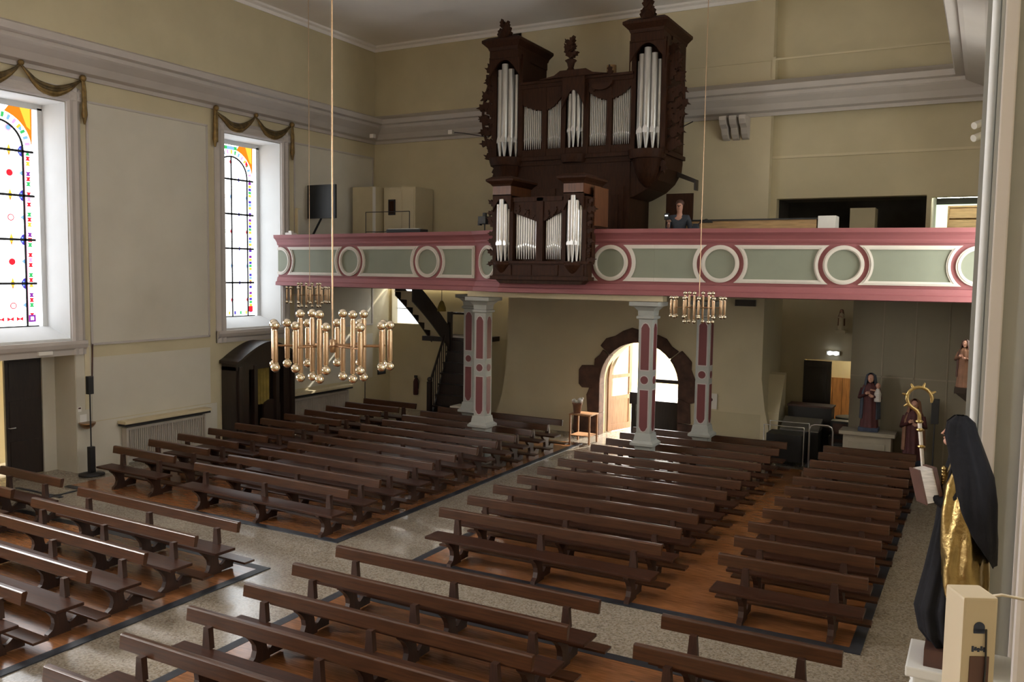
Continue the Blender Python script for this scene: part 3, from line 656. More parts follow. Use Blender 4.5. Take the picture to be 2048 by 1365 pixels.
# ------------------------------------------------------------------ main organ
def pipe(parent, x, y, z0, zt, r, foot=.28, metal='tin_dim'):
    mb = MB(); n = 12
    mb.lathe([(r*.28, z0), (r*.95, z0+foot), (r, z0+foot+.01), (r, zt-.02), (r*.97, zt)], (x, y, 0), n)
    p = mb.build('pipe', metal, parent)
    mb = MB(); w = r*.72; zz = z0+foot+.015
    mb.prism([(x-w, zz), (x+w, zz), (x+w, zz+r*1.1), (x, zz+r*2.2), (x-w, zz+r*1.1)], 'y', y-r-.006, y-r*.6); mb.build('pipe_mouth', 'steel', p)
    return p
def leafy(mb, pts, y, size, seed, thick=.06):
    """carved acanthus: lobed leaves strung along a path in the xz plane"""
    rnd = random.Random(seed)
    for (x, z, ang) in pts:
        s = size*rnd.uniform(.75, 1.2); a = R(ang+rnd.uniform(-20, 20))
        shape = [(0, -.12), (.3, -.28), (.42, -.1), (.7, -.2), (.72, -.02), (1.0, .02), (.74, .14), (.68, .3), (.42, .2), (.28, .34), (0, .14)]
        mb.prism([(x+s*(u*math.cos(a)-w*math.sin(a)), z+s*(u*math.sin(a)+w*math.cos(a))) for u, w in shape], 'y', y-thick*rnd.uniform(.4, 1), y+thick*.5)
org = thing('pipe_organ', 'tall dark carved pipe organ case on the gallery in front of the tower wall', 'organ', (-8.98, 19.5, 4.25))
OZ = 4.25
def zz(z): return z-OZ
HWd = 2.28       # half width of the upper case
# base case, flaring consoles and impost
mb = MB(); mb.box(-1.45, 1.45, 0.0, 1.35, 0, zz(7.1)); mb.build('lower_case', 'organ', org)
for x0 in (-1.35, -.45, .45):
    mb = MB(); mb.box(x0, x0+.85, -.03, 0, .25, zz(6.5)); mb.box(x0+.12, x0+.73, -.045, -.03, .4, zz(6.3)); mb.build('case_panel', 'organ', org, .008)
cons = [(1.4, zz(6.2)), (1.55, zz(6.25)), (1.9, zz(6.42)), (2.12, zz(6.62)), (2.28, zz(6.9)), (2.3, zz(7.15)), (1.3, zz(7.15)), (1.3, zz(6.2))]
for s in (-1, 1):
    mb = MB(); mb.prism([(s*u, w) for u, w in cons], 'y', .02, 1.35); mb.build('console_bracket', 'organ', org, .02)
    mb = MB(); mb.lathe([(.05, zz(6.45)), (.2, zz(6.6)), (.3, zz(6.85)), (.36, zz(7.1)), (.4, zz(7.16))], (s*1.88, .02, 0), 16); mb.build('tower_corbel', 'organ', org)
mb = MB(); mb.box(-HWd, HWd, -.04, 1.4, zz(7.08), zz(7.26)); mb.box(-HWd-.06, HWd+.06, -.1, 1.42, zz(7.2), zz(7.3))
for x, r in ((-1.88, .44), (1.88, .44), (0, .32)): mb.lathe([(r-.03, zz(7.1)), (r, zz(7.2)), (r+.02, zz(7.3)), (.1, zz(7.32))], (x, -.02, 0), 20)
mb.box(-1.5, 1.5, -.03, .35, zz(7.28), zz(7.48)); mb.build('impost', 'organ', org, .012)
# upper case body behind the pipes
mb = MB(); mb.box(-HWd, HWd, .32, 1.4, zz(7.3), zz(9.0)); mb.box(-HWd, -1.5, .3, 1.4, zz(9.0), zz(10.0)); mb.box(1.5, HWd, .3, 1.4, zz(9.0), zz(10.0)); mb.build('upper_case', 'organ', org)
mb = MB(); mb.box(HWd-.01, HWd+.015, .35, 1.36, zz(7.35), zz(9.95)); mb.build('side_panel', 'organ', org)
for x in (-2.24, -1.5, -.83, -.3, .3, .9, 1.5, 2.24):
    mb = MB(); top_ = zz(9.85) if abs(x) > 1.4 else zz(9.0); mb.box(x-.06, x+.06, -.04, .34, zz(7.3), top_); mb.build('stile', 'organ', org)
def tower(x, r, z0, ztop, n, rp, cap0, cap1, wide):
    for k in range(n):
        a = R(180+180*(k+.5)/n); d = abs(k-(n-1)/2)/((n-1)/2)
        pipe(org, x+r*math.cos(a), .1+r*math.sin(a), z0, ztop-.25*d, rp*(1.15-.25*d), .36)
# left and right towers
for s in (-1, 1):
    x = s*1.88
    tower(x, .25, zz(7.32), zz(9.62), 5, .075, 0, 0, .44)
    # pierced shade arch above the pipes, frieze and overhanging cap
    mb = MB(); mb.prism([(x-.42, zz(9.1))]+[(x-.42+.84*i/12, zz(9.32)+.4*math.sin(PI*i/12)) for i in range(13)]+[(x+.42, zz(9.1)), (x+.43, zz(9.1)), (x+.43, zz(9.8)), (x-.43, zz(9.8)), (x-.43, zz(9.1))], 'y', -.22, -.16); mb.build('pipe_shade', 'organ', org)
    mb = MB(); mb.box(x-.4, x+.4, -.25, 1.4, zz(9.75), zz(9.98)); mb.build('frieze', 'organ', org)
    mb = MB(); mb.loft([[(x+sx*a, y_ if sy < 0 else 1.45+b, z) for sx, sy in ((-1, -1), (1, -1), (1, 1), (-1, 1))] for a, b, y_, z in [(.4, 0, -.27, zz(9.95)), (.43, .0, -.3, zz(10.02)), (.54, .03, -.42, zz(10.13)), (.54, .03, -.42, zz(10.19)), (.42, 0, -.3, zz(10.27)), (.2, -.2, 0, zz(10.3))]], smooth=False); mb.build('cap_cornice', 'organ', org)
    mb = MB(); leafy(mb, [(x, zz(10.28), 90), (x-.12, zz(10.28), 100), (x+.12, zz(10.28), 80), (x-.04, zz(10.5), 95), (x+.04, zz(10.45), 85)], -.2, .26, 5+s, .12); mb.lathe([(.2, zz(10.22)), (.16, zz(10.34)), (.06, zz(10.5))], (x, -.2, 0), 8); mb.build('leaf_finial', 'organ', org)
# flats
for (xa, xb, n, f) in [(-1.44, -.89, 10, lambda t: 8.68-.2*t*(2-t)), (-.77, -.36, 9, lambda t: 8.48+.36*t*t), (.36, .84, 10, lambda t: 8.86-.26*t*(2-t)), (.96, 1.44, 10, lambda t: 8.62+.3*t*t)]:
    for k in range(n):
        t = k/(n-1); pipe(org, xa+(xb-xa)*(k+.5)/n, .06, zz(7.5), zz(f(t))+.03, (xb-xa)/n*.46, .2+.05*math.sin(t*PI))
    mb = MB(); N = 14
    mb.prism([(xa-.04+(xb-xa+.08)*i/N, zz(f(i/N))-.05+.02*math.sin(i*2.6)) for i in range(N+1)]+[(xb+.04, zz(9.06)), (xa-.04, zz(9.06))], 'y', -.03, .03); mb.build('pipe_shade', 'organ', org)
tower(0, .19, zz(7.48), zz(8.88), 5, .052, 0, 0, .3)
mb = MB(); mb.prism([(-.3, zz(8.4))]+[(-.26+.52*i/10, zz(8.5)+.33*math.sin(PI*i/10)) for i in range(11)]+[(.3, zz(8.4)), (.3, zz(9.2)), (-.3, zz(9.2))], 'y', -.16, -.1); mb.build('pipe_shade', 'organ', org)
mb = MB(); mb.box(-1.5, 1.5, -.05, 1.2, zz(8.98), zz(9.1)); mb.box(-1.5, 1.5, -.1, 1.24, zz(9.08), zz(9.14))
mb.prism([(-.9, zz(9.14)), (-.5, zz(9.2)), (-.34, zz(9.3)), (.34, zz(9.3)), (.5, zz(9.2)), (.9, zz(9.14))], 'y', -.2, 1.0); mb.build('centre_cornice', 'organ', org)
mb = MB(); mb.lathe([(.12, zz(9.3)), (.07, zz(9.38)), (.1, zz(9.5)), (.15, zz(9.55)), (.1, zz(9.58))], (-.12, -.05, 0), 10)
leafy(mb, [(-.12, zz(9.6), 90), (-.12, zz(9.8), 90), (-.12, zz(9.65), 140), (-.12, zz(9.65), 40), (-.12, zz(9.78), 130), (-.12, zz(9.78), 50), (-.12, zz(9.9), 110), (-.12, zz(9.9), 70)], -.05, .22, 9, .12); mb.build('leaf_finial', 'organ', org)
for x, h_ in ((.55, .42), (.95, .2)):
    mb = MB(); mb.lathe([(.12, zz(9.1)), (.12, zz(9.15)+h_)], (x, .9, 0), 14); mb.build('wooden_pipe', 'louver', org)
# carved wings
for s in (-1, 1):
    mb = MB(); pts = []
    for i in range(15):
        u = i/14; z = 9.55-2.2*u; bulge = .1+.3*math.sin(PI*min(1, u*1.05))**.8
        pts += [(s*(HWd+.02), zz(z), 90-s*(60+30*math.sin(i))), (s*(HWd+bulge*.55), zz(z-.05), 90-s*(110 if i % 2 else 40))]
    leafy(mb, pts, .12, .33, 20+s)
    mb.tube([(s*(HWd+.04+.36*math.sin(PI*i/16)**.9), .12, zz(9.6-2.35*i/16)) for i in range(17)], .035, 6); mb.build('carved_wing', 'organ', org)
    mb = MB(); leafy(mb, [(s*2.2, zz(7.2), 270-s*20), (s*2.1, zz(6.95), 260-s*10), (s*1.95, zz(6.7), 250), (s*2.22, zz(7.05), 280)], -.02, .3, 30+s); mb.build('carved_drop', 'organ', org)
mb = MB(); mb.prism([(.5, zz(8.98))]+[(.5+.5*math.cos(R(180+a))*.6+.2, zz(8.98)-.2*math.sin(R(a))) for a in range(0, 181, 20)], 'y', -.12, -.02); leafy(mb, [(.3, zz(8.95), 200), (.55, zz(8.95), 270), (.8, zz(8.95), 340), (.95, zz(9.12), 80)], -.08, .24, 44); mb.build('carved_garland', 'organ', org)
mb = MB(); mb.tube([(-2.6, .3, zz(7.92)), (-3.3, .2, zz(8.06)), (-3.6, .2, zz(8.1))], .012, 6); mb.tube([(2.3, .9, zz(7.9)), (2.75, .6, zz(8.0))], .012, 6); mb.build('stay_bar', 'iron', org)
mb = MB(); mb.prism([(2.28, zz(6.9)), (2.75, zz(6.7)), (2.75, zz(6.45)), (2.7, zz(6.45)), (2.7, zz(6.62)), (2.28, zz(6.78))], 'y', 1.0, 1.2); mb.build('wind_trunk', 'dark_oak', org)

# positive organ on the balcony front
pos = thing('balcony_organ', 'small dark carved organ case with silver pipes set into the balcony front', 'organ', (-8.25, 16.3, 4.2))
PZ = 4.2
mb = MB(); mb.box(-1.1, 1.1, -.08, .2, .12, .42); mb.box(-1.15, 1.15, -.12, .2, .06, .14); mb.box(-1.15, 1.15, -.12, .2, .4, .46); mb.prism([(-1.05, .06), (1.05, .06), (.95, -.02), (-.95, -.02)], 'y', -.05, .2); mb.build('base_case', 'organ', pos, .01)
mb = MB(); mb.box(-1.1, 1.1, .16, .34, .44, 1.16); mb.box(-1.1, 1.1, .16, .95, 1.16, 1.75); mb.build('case_body', 'organ', pos)
for x0 in (-1.08, -.6, .02, .6):
    mb = MB(); mb.box(x0, x0+.44, -.1, -.08, .16, .38); mb.build('base_panel', 'organ', pos, .006)
for x in (-1.08, -.68, 0, .56, 1.02):
    mb = MB(); w = .045 if x else .075; mb.box(x-w, x+w, -.06, .2, .44, 1.78); mb.build('stile', 'organ', pos)
for x, zt in ((-.88, 1.76), (.79, 1.8)):
    for k in range(5):
        a = R(180+180*(k+.5)/5); d = abs(k-2)/2
        pipe(pos, x+.14*math.cos(a), .03+.14*math.sin(a), .44, zt-.2*d, .05*(1.1-.2*d), .34, 'tin')
    mb = MB(); mb.lathe([(.1, .2), (.2, .36), (.23, .43), (.1, .44)], (x, 0, 0), 14); mb.build('tower_corbel', 'organ', pos)
    mb = MB(); mb.prism([(x-.22, 1.5)]+[(x-.2+.4*i/10, 1.56+.22*math.sin(PI*i/10)) for i in range(11)]+[(x+.22, 1.5), (x+.22, 1.86), (x-.22, 1.86)], 'y', -.12, -.07); mb.build('pipe_shade', 'organ', pos)
    mb = MB(); mb.box(x-.22, x+.22, -.12, .8, 1.84, 2.06); mb.build('frieze', 'organ_red', pos)
    mb = MB(); mb.loft([[(x+sx*a, -y_ if sy < 0 else .84+b, z) for sx, sy in ((-1, -1), (1, -1), (1, 1), (-1, 1))] for a, b, y_, z in [(.22, 0, .14, 2.04), (.25, .02, .16, 2.08), (.33, .06, .24, 2.14), (.33, .06, .24, 2.18), (.24, 0, .14, 2.24)]], smooth=False); mb.build('cap_cornice', 'organ', pos)
for xa, xb, za, zb in ((-.62, -.1, 1.5, 1.3), (.09, .5, 1.3, 1.52)):
    for k in range(9):
        t = k/8; pipe(pos, xa+(xb-xa)*(k+.5)/9, .06, .5, za+(zb-za)*t, (xb-xa)/9*.46, .28-.12*abs(t-(.5)), 'tin')
    mb = MB(); mb.prism([(xa-.03, za-.02), (xb+.03, zb-.02), (xb+.03, 1.72), (xa-.03, 1.72)], 'y', -.03, .02); leafy(mb, [(xa+(xb-xa)*i/5, za+(zb-za)*i/5+.02, 20+60*(i % 2)) for i in range(6)], -.03, .14, 60, .04); mb.build('pipe_shade', 'organ', pos)
mb = MB(); mb.box(-.66, .56, -.06, .9, 1.7, 1.8); mb.build('centre_cornice', 'organ', pos, .01)
mb = MB(); mb.box(1.1, 1.13, .2, .92, 1.2, 2.0); mb.build('side_panel', 'organ_red', pos)
for s, xx in ((-1, -1.1), (1, 1.06)):
    mb = MB(); pts = []
    for i in range(9): pts += [(xx, 1.65-.15*i, 90-s*(70+30*math.sin(i*1.7)))]
    leafy(mb, pts, .0, .2, 70+s, .05); mb.build('carved_wing', 'organ', pos)

# organ case door and dark recess behind the person
mb = MB(); mb.box(0, .66, 0, .05, 0, 2.1)
for a, b in ((.15, .95), (1.1, 1.95)): mb.box(.08, .58, -.015, 0, a, b)
o = mb.build('case_door', 'organ'); o.location = (-6.86, 20.2, 4.25); tag(o, 'open dark wooden door leaf behind the person on the gallery', 'door')

# ------------------------------------------------------------------ gallery furniture and the person
t = thing('wall_screen', 'black flat screen on a swivel arm at the left end of the gallery', 'screen', (-16.7, 18.6, 5.43))
mb = MB(); mb.box(.02, 1.02, -.03, .03, .4, 1.32); mb.build('casing', 'black', t, .01)
mb = MB(); mb.box(.06, .98, -.035, -.03, .44, 1.28); mb.build('display', 'screen', t)
mb = MB(); mb.tube([(.52, .04, .5), (.2, .1, .1), (0, .1, -.2), (-.1, .1, -.3)], .03, 8); mb.tube([(-.12, .1, -1.2), (-.1, .1, -.28)], .035, 8); mb.build('arm', 'black', t)
t = thing('white_column_speaker', 'slim cream column loudspeaker on the wall at the left balcony end', 'loudspeaker', (XL+.1, 18.25, 5.35))
mb = MB(); mb.box(-.05, .05, -.06, .06, 0, .75); mb.build('casing', 'cream_paint', t, .01)
mb = MB(); mb.box(.05, .056, -.045, .045, .04, .71); mb.build('grille', 'wall_panel', t)
mb = MB(); mb.box(-.12, .12, -.1, .1, 0, .07); mb.box(-.04, .06, -.05, .04, .07, .12); o = mb.build('projector', 'white_paint', bevel=.01); o.location = (-16.5, 17.72, 5.33); tag(o, 'small white device lying on the left end of the balcony rail', 'device')
t = thing('cupboard', 'tall cream cupboard with one bright door edge ajar on the left gallery', 'cupboard', (-16.25, 20.9, 4.25))
mb = MB(); mb.box(-.4, .42, -.4, .5, 0, 2.62); mb.build('body', 'cream_paint', t)
mb = MB(); mb.box(.43, .5, -.5, -.46, .05, 2.6); mb.box(.36, .43, -.43, -.4, .05, 2.6); mb.build('door', 'white_paint', t)  # white strips put the light on the door edge into colour
t = thing('cabinet', 'wide cream cabinet with a small dark picture beside the bright edged cupboard', 'cabinet', (-15.1, 21.1, 4.25))
mb = MB(); mb.box(-.62, .5, -.3, .6, 0, 2.6); mb.build('body', 'wall_cream', t)
mb = MB(); mb.box(-.6, .02, -.32, -.3, .05, 2.55); mb.build('door', 'wall_cream', t, .005)
mb = MB(); mb.box(.06, .46, -.32, -.3, .05, 2.55); mb.build('door', 'wall_cream', t, .005)
mb = MB(); mb.box(-.18, .06, -.03, 0, 0, .45); mb.cur = 1; mb.box(-.14, .02, -.035, -.03, .05, .4); o = mb.build('picture', ['black', 'organ']); o.location = (-15.35, 20.78, 6.05); tag(o, 'small dark framed picture hanging on the cream cabinet', 'picture')
t = thing('music_stand_rail', 'thin black metal rail stand in front of the cream cabinet', 'stand', (-14.7, 19.6, 4.25))
for x in (-.75, .75):
    mb = MB(); mb.tube([(x, 0, 0), (x, 0, 1.8)], .012, 6); mb.build('post', 'iron', t)
for z in (1.8, 1.25):
    mb = MB(); mb.tube([(-.75, 0, z), (.75, 0, z)], .012, 6); mb.build('rail', 'iron', t)
t = thing('keyboard', 'black electronic keyboard on a stand on the left gallery', 'keyboard', (-13.6, 19.0, 4.25))
mb = MB(); mb.box(-.55, .55, -.18, .18, 1.18, 1.27); mb.build('casing', 'black', t, .01)
mb = MB(); mb.box(-.5, .5, -.17, -.04, 1.27, 1.285); mb.build('keys', 'white_paint', t)
mb = MB(); mb.tube([(-.4, -.1, 0), (.4, .1, 1.18)], .015, 6); mb.tube([(.4, -.1, 0), (-.4, .1, 1.18)], .015, 6); mb.build('stand', 'iron', t)
t = thing('camera_tripod', 'dark camera on a stand beside the left side of the balcony organ', 'camera', (-10.32, 17.5, 4.25))
mb = MB()
for a in (90, 210, 330): mb.tube([(.25*math.cos(R(a)), .25*math.sin(R(a)), 0), (0, 0, 1.1)], .015, 6)
mb.tube([(0, 0, 1.1), (0, 0, 1.3)], .015, 6); mb.build('tripod', 'black', t)
mb = MB(); mb.box(-.1, .1, -.14, .12, 1.28, 1.45); mb.lathe([(.05, 0), (.05, .1)], (0, 0, 1.44), 10); mb.box(-.16, -.1, -.05, .05, 1.25, 1.35); mb.build('camera_body', 'black', t)
t = thing('organ_bench_desk', 'long pale wooden box bench along the right gallery behind the rail', 'bench', (-4.6, 19.2, 4.25))
mb = MB(); mb.box(-1.55, 1.42, -.2, .25, 0, 1.36); mb.build('front_panel', 'louver', t)
mb = MB(); mb.box(-1.6, 1.45, -.24, .3, 1.36, 1.39); mb.build('top', 'black', t)
mb = MB(); mb.box(1.45, 1.8, -.2, .25, 0, 1.43); mb.build('white_end', 'white_paint', t)
t = thing('desk_lamp', 'small black desk lamp with a pale blue cloth beside the person', 'lamp', (-5.62, 18.6, 4.25))
mb = MB(); mb.tube([(0, 0, 0), (0, 0, 1.25), (.2, 0, 1.36)], .015, 6); mb.build('stem', 'black', t)
mb = MB(); mb.lathe([(.02, 1.38), (.14, 1.32), (.15, 1.3)], (.22, 0, 0), 12); mb.build('lamp_shade', 'black', t)
mb = MB(); mb.box(-.06, .06, -.05, .05, 1.0, 1.28); mb.build('cloth', 'blue_cloth', t)
for i, z in enumerate((7.42, 7.18)):
    t = thing('spotlight', ('upper' if i == 0 else 'lower')+' of two small white spotlights on the right wall by the pilaster', 'spotlight', (-.27, 19.4, z), 0, 'white spotlights on the right wall')
    mb = MB(); mb.tube([(.62, 0, 0), (.05, 0, 0)], .02, 6); mb.build('bracket', 'white_paint', t)
    mb = MB(); mb.tube([(.05, .05, .04), (-.1, -.12, -.04)], .07, 12); mb.build('head', 'white_paint', t)
for i, (x, y, z) in enumerate(((-16.3, 21.0, 8.42), (-13.75, 21.35, 8.42))):
    mb = MB(); mb.box(-.07, .07, -.06, .06, -.06, .06); o = mb.build('wall_sensor', 'white_paint', bevel=.015); o.location = (x, y, z)
    tag(o, ['small white sensor box on the cornice in the left corner', 'small white sensor box on the back cornice left of the organ'][i], 'sensor', 'white sensors on the cornice')

def skin_body(name, verts, edges, parent, m, root=0):
    me = bpy.data.meshes.new(name); me.from_pydata([v[:3] for v in verts], edges, []); o = bpy.data.objects.new(name, me); COL.objects.link(o)
    md = o.modifiers.new('s', 'SKIN'); md.use_smooth_shade = True
    for i, v in enumerate(verts):
        sv = me.skin_vertices[0].data[i]; sv.radius = (v[3], v[4] if len(v) > 4 else v[3]); sv.use_root = (i == root)
    o.modifiers.new('u', 'SUBSURF').levels = 2; o.modifiers['u'].render_levels = 2
    me.materials.append(M[m]); o.parent = parent; return o
per = thing('person', 'person in a grey blue shirt standing on the gallery and holding something bright', 'person', (-6.05, 18.75, 4.25), R(8))
V = [(0, 0, .95, .13, .1), (0, .0, 1.15, .125, .09), (0, .01, 1.35, .15, .1), (0, .02, 1.46, .09, .07), (0, .01, 1.54, .052), (0, -.01, 1.62, .075, .085), (0, -.005, 1.71, .08, .095), (0, 0, 1.79, .05, .06),
     (-.17, .01, 1.42, .058), (-.24, -.02, 1.17, .043), (-.2, -.22, 1.26, .035), (-.18, -.28, 1.3, .03), (.17, .01, 1.42, .058), (.25, .03, 1.15, .043), (.25, -.04, .92, .034), (.25, -.06, .84, .03),
     (-.09, 0, .85, .085), (-.1, -.01, .48, .06), (-.1, .02, .08, .042), (-.1, -.12, .045, .035), (.09, 0, .85, .085), (.1, -.01, .48, .06), (.1, .02, .08, .042), (.1, -.12, .045, .035)]
E_ = [(0, 1), (1, 2), (2, 3), (3, 4), (4, 5), (5, 6), (6, 7), (2, 8), (8, 9), (9, 10), (10, 11), (2, 12), (12, 13), (13, 14), (14, 15), (0, 16), (16, 17), (17, 18), (18, 19), (0, 20), (20, 21), (21, 22), (22, 23)]
skin_body('body', V, E_, per, 'skin')
VS = [(0, 0, .9, .15, .115), (0, .0, 1.15, .142, .105), (0, .01, 1.35, .168, .115), (0, .02, 1.46, .1, .085), (-.18, .01, 1.43, .074), (-.25, -.02, 1.17, .058), (-.215, -.15, 1.225, .052), (.18, .01, 1.43, .074), (.26, .03, 1.15, .058), (.26, -.02, 1.0, .052)]
skin_body('shirt', VS, [(0, 1), (1, 2), (2, 3), (2, 4), (4, 5), (5, 6), (2, 7), (7, 8), (8, 9)], per, 'blue_cloth')
VT = [(0, 0, .97, .145, .115), (-.09, 0, .84, .1), (-.1, -.01, .48, .075), (-.1, .02, .1, .06), (.09, 0, .84, .1), (.1, -.01, .48, .075), (.1, .02, .1, .06)]
skin_body('trousers', VT, [(0, 1), (1, 2), (2, 3), (0, 4), (4, 5), (5, 6)], per, 'denim')
mb = MB(); mb.ball((0, .025, 1.745), .1, 14, 8, .95, 1.02, .85); mb.build('hair', 'brown_leather', per)
mb = MB(); mb.ball((-.03, -.103, 1.69), .012, 6, 5); mb.ball((.03, -.103, 1.69), .012, 6, 5); mb.box(-.025, .025, -.1, -.092, 1.61, 1.618); mb.tube([(0, -.1, 1.69), (0, -.118, 1.655)], .012, 6); mb.build('face_features', 'brown_leather', per)
for hx, hy, hz, dz in ((-.18, -.31, 1.32, .5), (.25, -.07, .8, -1)):
    mb = MB()
    for f in range(4): mb.tube([(hx-.03+.02*f, hy, hz), (hx-.03+.021*f, hy-.03, hz+.05*dz), (hx-.03+.021*f, hy-.015, hz+.085*dz)], [.011, .009, .007], 6)
    mb.tube([(hx+.03, hy, hz-.01*dz), (hx+.055, hy-.03, hz+.02*dz), (hx+.045, hy-.04, hz+.05*dz)], [.012, .01, .008], 6); mb.build('fingers', 'skin', per)
mb = MB(); mb.box(-.05, .05, -.02, .02, -.02, .12); mb.cur = 1; mb.lathe([(.0, 0), (.03, .0), (.03, .02)], (0, -.03, .06), 8); o = mb.build('hand_lamp', ['black', 'led']); o.location = (-6.21, 18.36, 5.63); tag(o, 'small glowing lamp held by the person on the gallery', 'lamp')
mb = MB(); mb.ball((0, 0, 0), .025, 8, 6); o = mb.build('buckle_glint', 'led'); o.parent = per; o.location = (.04, -.14, .97)  # shine of the buckle painted in as a small glow

# ------------------------------------------------------------------ swags above the windows
def make_swag(label, c):
    t = thing('garland_swag', label, 'garland', (XL+.06, c, 8.3), 0, 'gilded garlands over the windows')
    for s in (-1, 1):
        mb = MB(); pts = []; 
        for off, rr in ((-.0, .04), (.06, .038), (-.06, .04), (.1, .025)):
            P = [(.04+.02*math.sin(i*1.3), s*(1.32*i/14), -.02-(.36+off)*math.sin(PI*(i/14)**.9)*1.0+.06*(1-i/14)) for i in range(15)]
            mb.cur = 1 if rr in (.038, .025) else 0
            mb.tube(P, [rr*(.35+.9*math.sin(PI*min(.97, max(.05, i/14)))) for i in range(15)], 8)
        mb.build('drape', ['swag', 'swag_gold'], t)
        mb = MB(); mb.tube([(.05, s*1.34, .02), (.06, s*1.36, -.25), (.06, s*1.35, -.55), (.05, s*1.35, -.72), (.05, s*1.35, -.92)], [.03, .036, .045, .062, .02], 8); mb.tube([(.07, s*1.3, 0), (.08, s*1.31, -.3), (.07, s*1.32, -.8)], [.02, .03, .04], 6); mb.build('tail', 'swag_gold', t)
        mb = MB(); mb.ball((.07, s*1.32, .02), .07, 10, 8); mb.build('rosette', 'swag_gold', t)
    mb = MB(); mb.ball((.07, 0, .06), .06, 10, 8); mb.build('rosette', 'swag_gold', t)
    return t
s0 = make_swag('dark gilded garland draped over the window nearest the balcony', 16.7)
dup(s0, (XL+.06, 10.5, 8.3), label='dark gilded garland draped over the window at the left edge of the photo')

# ------------------------------------------------------------------ confessional, radiators, left wall objects
cf = thing('confessional', 'dark carved wooden confessional with ochre curtain against the left wall', 'confessional', (XL+.02, 16.6, 0.012))
def cf_top(u):  # curved pediment
    a = abs(u); return 2.5-.42*(a/1.05)**1.6 if a < 1.05 else 2.05
W_ = 1.05
mb = MB(); mb.prism([(-W_, 0), (-.62, 0), (-.62, 1.95), (-W_, 1.95)], 'x', .0, .5); mb.prism([(.62, 0), (W_, 0), (W_, 1.95), (.62, 1.95)], 'x', 0, .5)
mb.prism([(-.62, 0), (.62, 0), (.62, 1.95), (-.62, 1.95)], 'x', 0, .06); mb.build('body', 'dark_oak', cf)
us = [-W_+2*W_*i/20 for i in range(21)]
mb = MB(); mb.prism([(u, cf_top(u)) for u in us]+[(u, 1.85) for u in us[::-1]], 'x', 0, .55); mb.build('pediment', 'dark_oak', cf)
mb = MB()
us2 = [-W_-.08+2*(W_+.08)*i/20 for i in range(21)]
mb.prism([(u, cf_top(u)+.05) for u in us2]+[(u, cf_top(u)-.03) for u in us2[::-1]], 'x', 0, .66); mb.build('cornice', 'dark_oak', cf, .012)
for u in (-.45, .32, .9, -.95):
    mb = MB(); mb.box(.45, .58, u-.06, u+.06, 0, 1.95); mb.build('pilaster', 'dark_oak', cf, .01)
mb = MB(); rings = []
for z in (.9, 1.3, 1.75, 2.0): rings.append([(.42+.03*math.sin(i*1.25+.3*z), -.3+.5*i/24, z) for i in range(25)])
mb.loft(rings, False, False); mb.build('curtain', 'curtain', cf)
mb = MB(); mb.prism([(-.1, 0), (.5, 0), (.5, .8)]+[(.2+.3*math.cos(R(a)), .8+.2*math.sin(R(a))) for a in range(0, 181, 20)]+[(-.1, .8)], 'x', .42, .5); mb.build('half_door', 'dark_oak', cf, .01)

def radiator(label, y0, y1, h):
    t = thing('radiator', label, 'radiator', (XL, (y0+y1)/2, 0.0), 0, 'radiators under the left wall panels'); w = (y1-y0)/2
    mb = MB(); mb.box(.03, .3, -w-.12, w+.12, h, h+.07); mb.build('shelf', 'cream_paint', t, .01)
    mb = MB(); mb.box(.03, .28, -w-.1, w+.1, h-.05, h); mb.build('shelf_shadow_strip', 'iron', t)  # dark strip painting in the shade below the shelf
    mb = MB(); n_ = int((y1-y0)/.055)
    for i in range(n_): mb.tube([(.12, -w+(i+.5)*2*w/n_, .1), (.12, -w+(i+.5)*2*w/n_, h-.1)], .02, 6)
    mb.box(.08, .16, -w, w, .1, .16); mb.box(.08, .16, -w, w, h-.16, h-.1); mb.build('ribs', 'radiator', t)
    for s in (-1, 1):
        mb = MB(); mb.box(.05, .2, s*w-.02, s*w+.02, 0, h-.1); mb.build('foot', 'radiator', t)
radiator('ribbed grey radiator under a cream shelf left of the confessional', 12.65, 14.85, .93)
radiator('ribbed grey radiator under a cream shelf right of the confessional', 17.95, 20.3, .93)

t = thing('speaker_stand', 'tall thin black pole speaker standing beside the side door', 'loudspeaker', (-16.45, 11.62, 0.014))
mb = MB(); mb.lathe([(.26, 0), (.26, .02), (.05, .05), (.04, .06)], (0, 0, 0), 16); mb.build('base', 'black', t)
mb = MB(); mb.box(-.055, .055, -.06, .06, .05, .6); mb.build('lower_cabinet', 'black', t, .01)
mb = MB(); mb.tube([(0, 0, .6), (0, 0, 1.72)], .015, 8); mb.build('pole', 'black', t)
mb = MB(); mb.box(-.05, .05, -.06, .06, 1.72, 2.1); mb.build('upper_cabinet', 'black', t, .01)
mb = MB(); mb.tube([(XL+.025, 11.93, 1.75), (XL+.025, 11.97, 2.75)], .017, 6); tag(mb.build('candle_snuffer', 'brown_leather'), 'long thin dark rod leaning on the wall above the black pole speaker', 'rod')
t = thing('holy_water_font', 'small bronze holy water bowl on the wall by the side door', 'font', (XL, 11.72, 0))
mb = MB(); mb.lathe([(.02, .95), (.1, .98), (.16, 1.05), (.17, 1.09), (.14, 1.085)], (.14, 0, 0), 16); mb.build('bowl', 'brass_dark', t)
mb = MB(); mb.box(0, .012, -.08, .08, 1.09, 1.25); mb.build('back_plate', 'white_paint', t)
mb = MB(); mb.box(XL, XL+.012, 11.6, 11.68, 1.32, 1.42); mb.cur = 1; mb.box(XL+.012, XL+.014, 11.61, 11.67, 1.38, 1.41); tag(mb.build('notice', ['white_paint', 'maroon']), 'tiny white and red notice on the wall above the bronze bowl', 'sign')
mb = MB(); mb.box(XL, XL+.02, 11.78, 11.9, 1.35, 2.7); mb.build('cable_trunk', 'wall_cream')
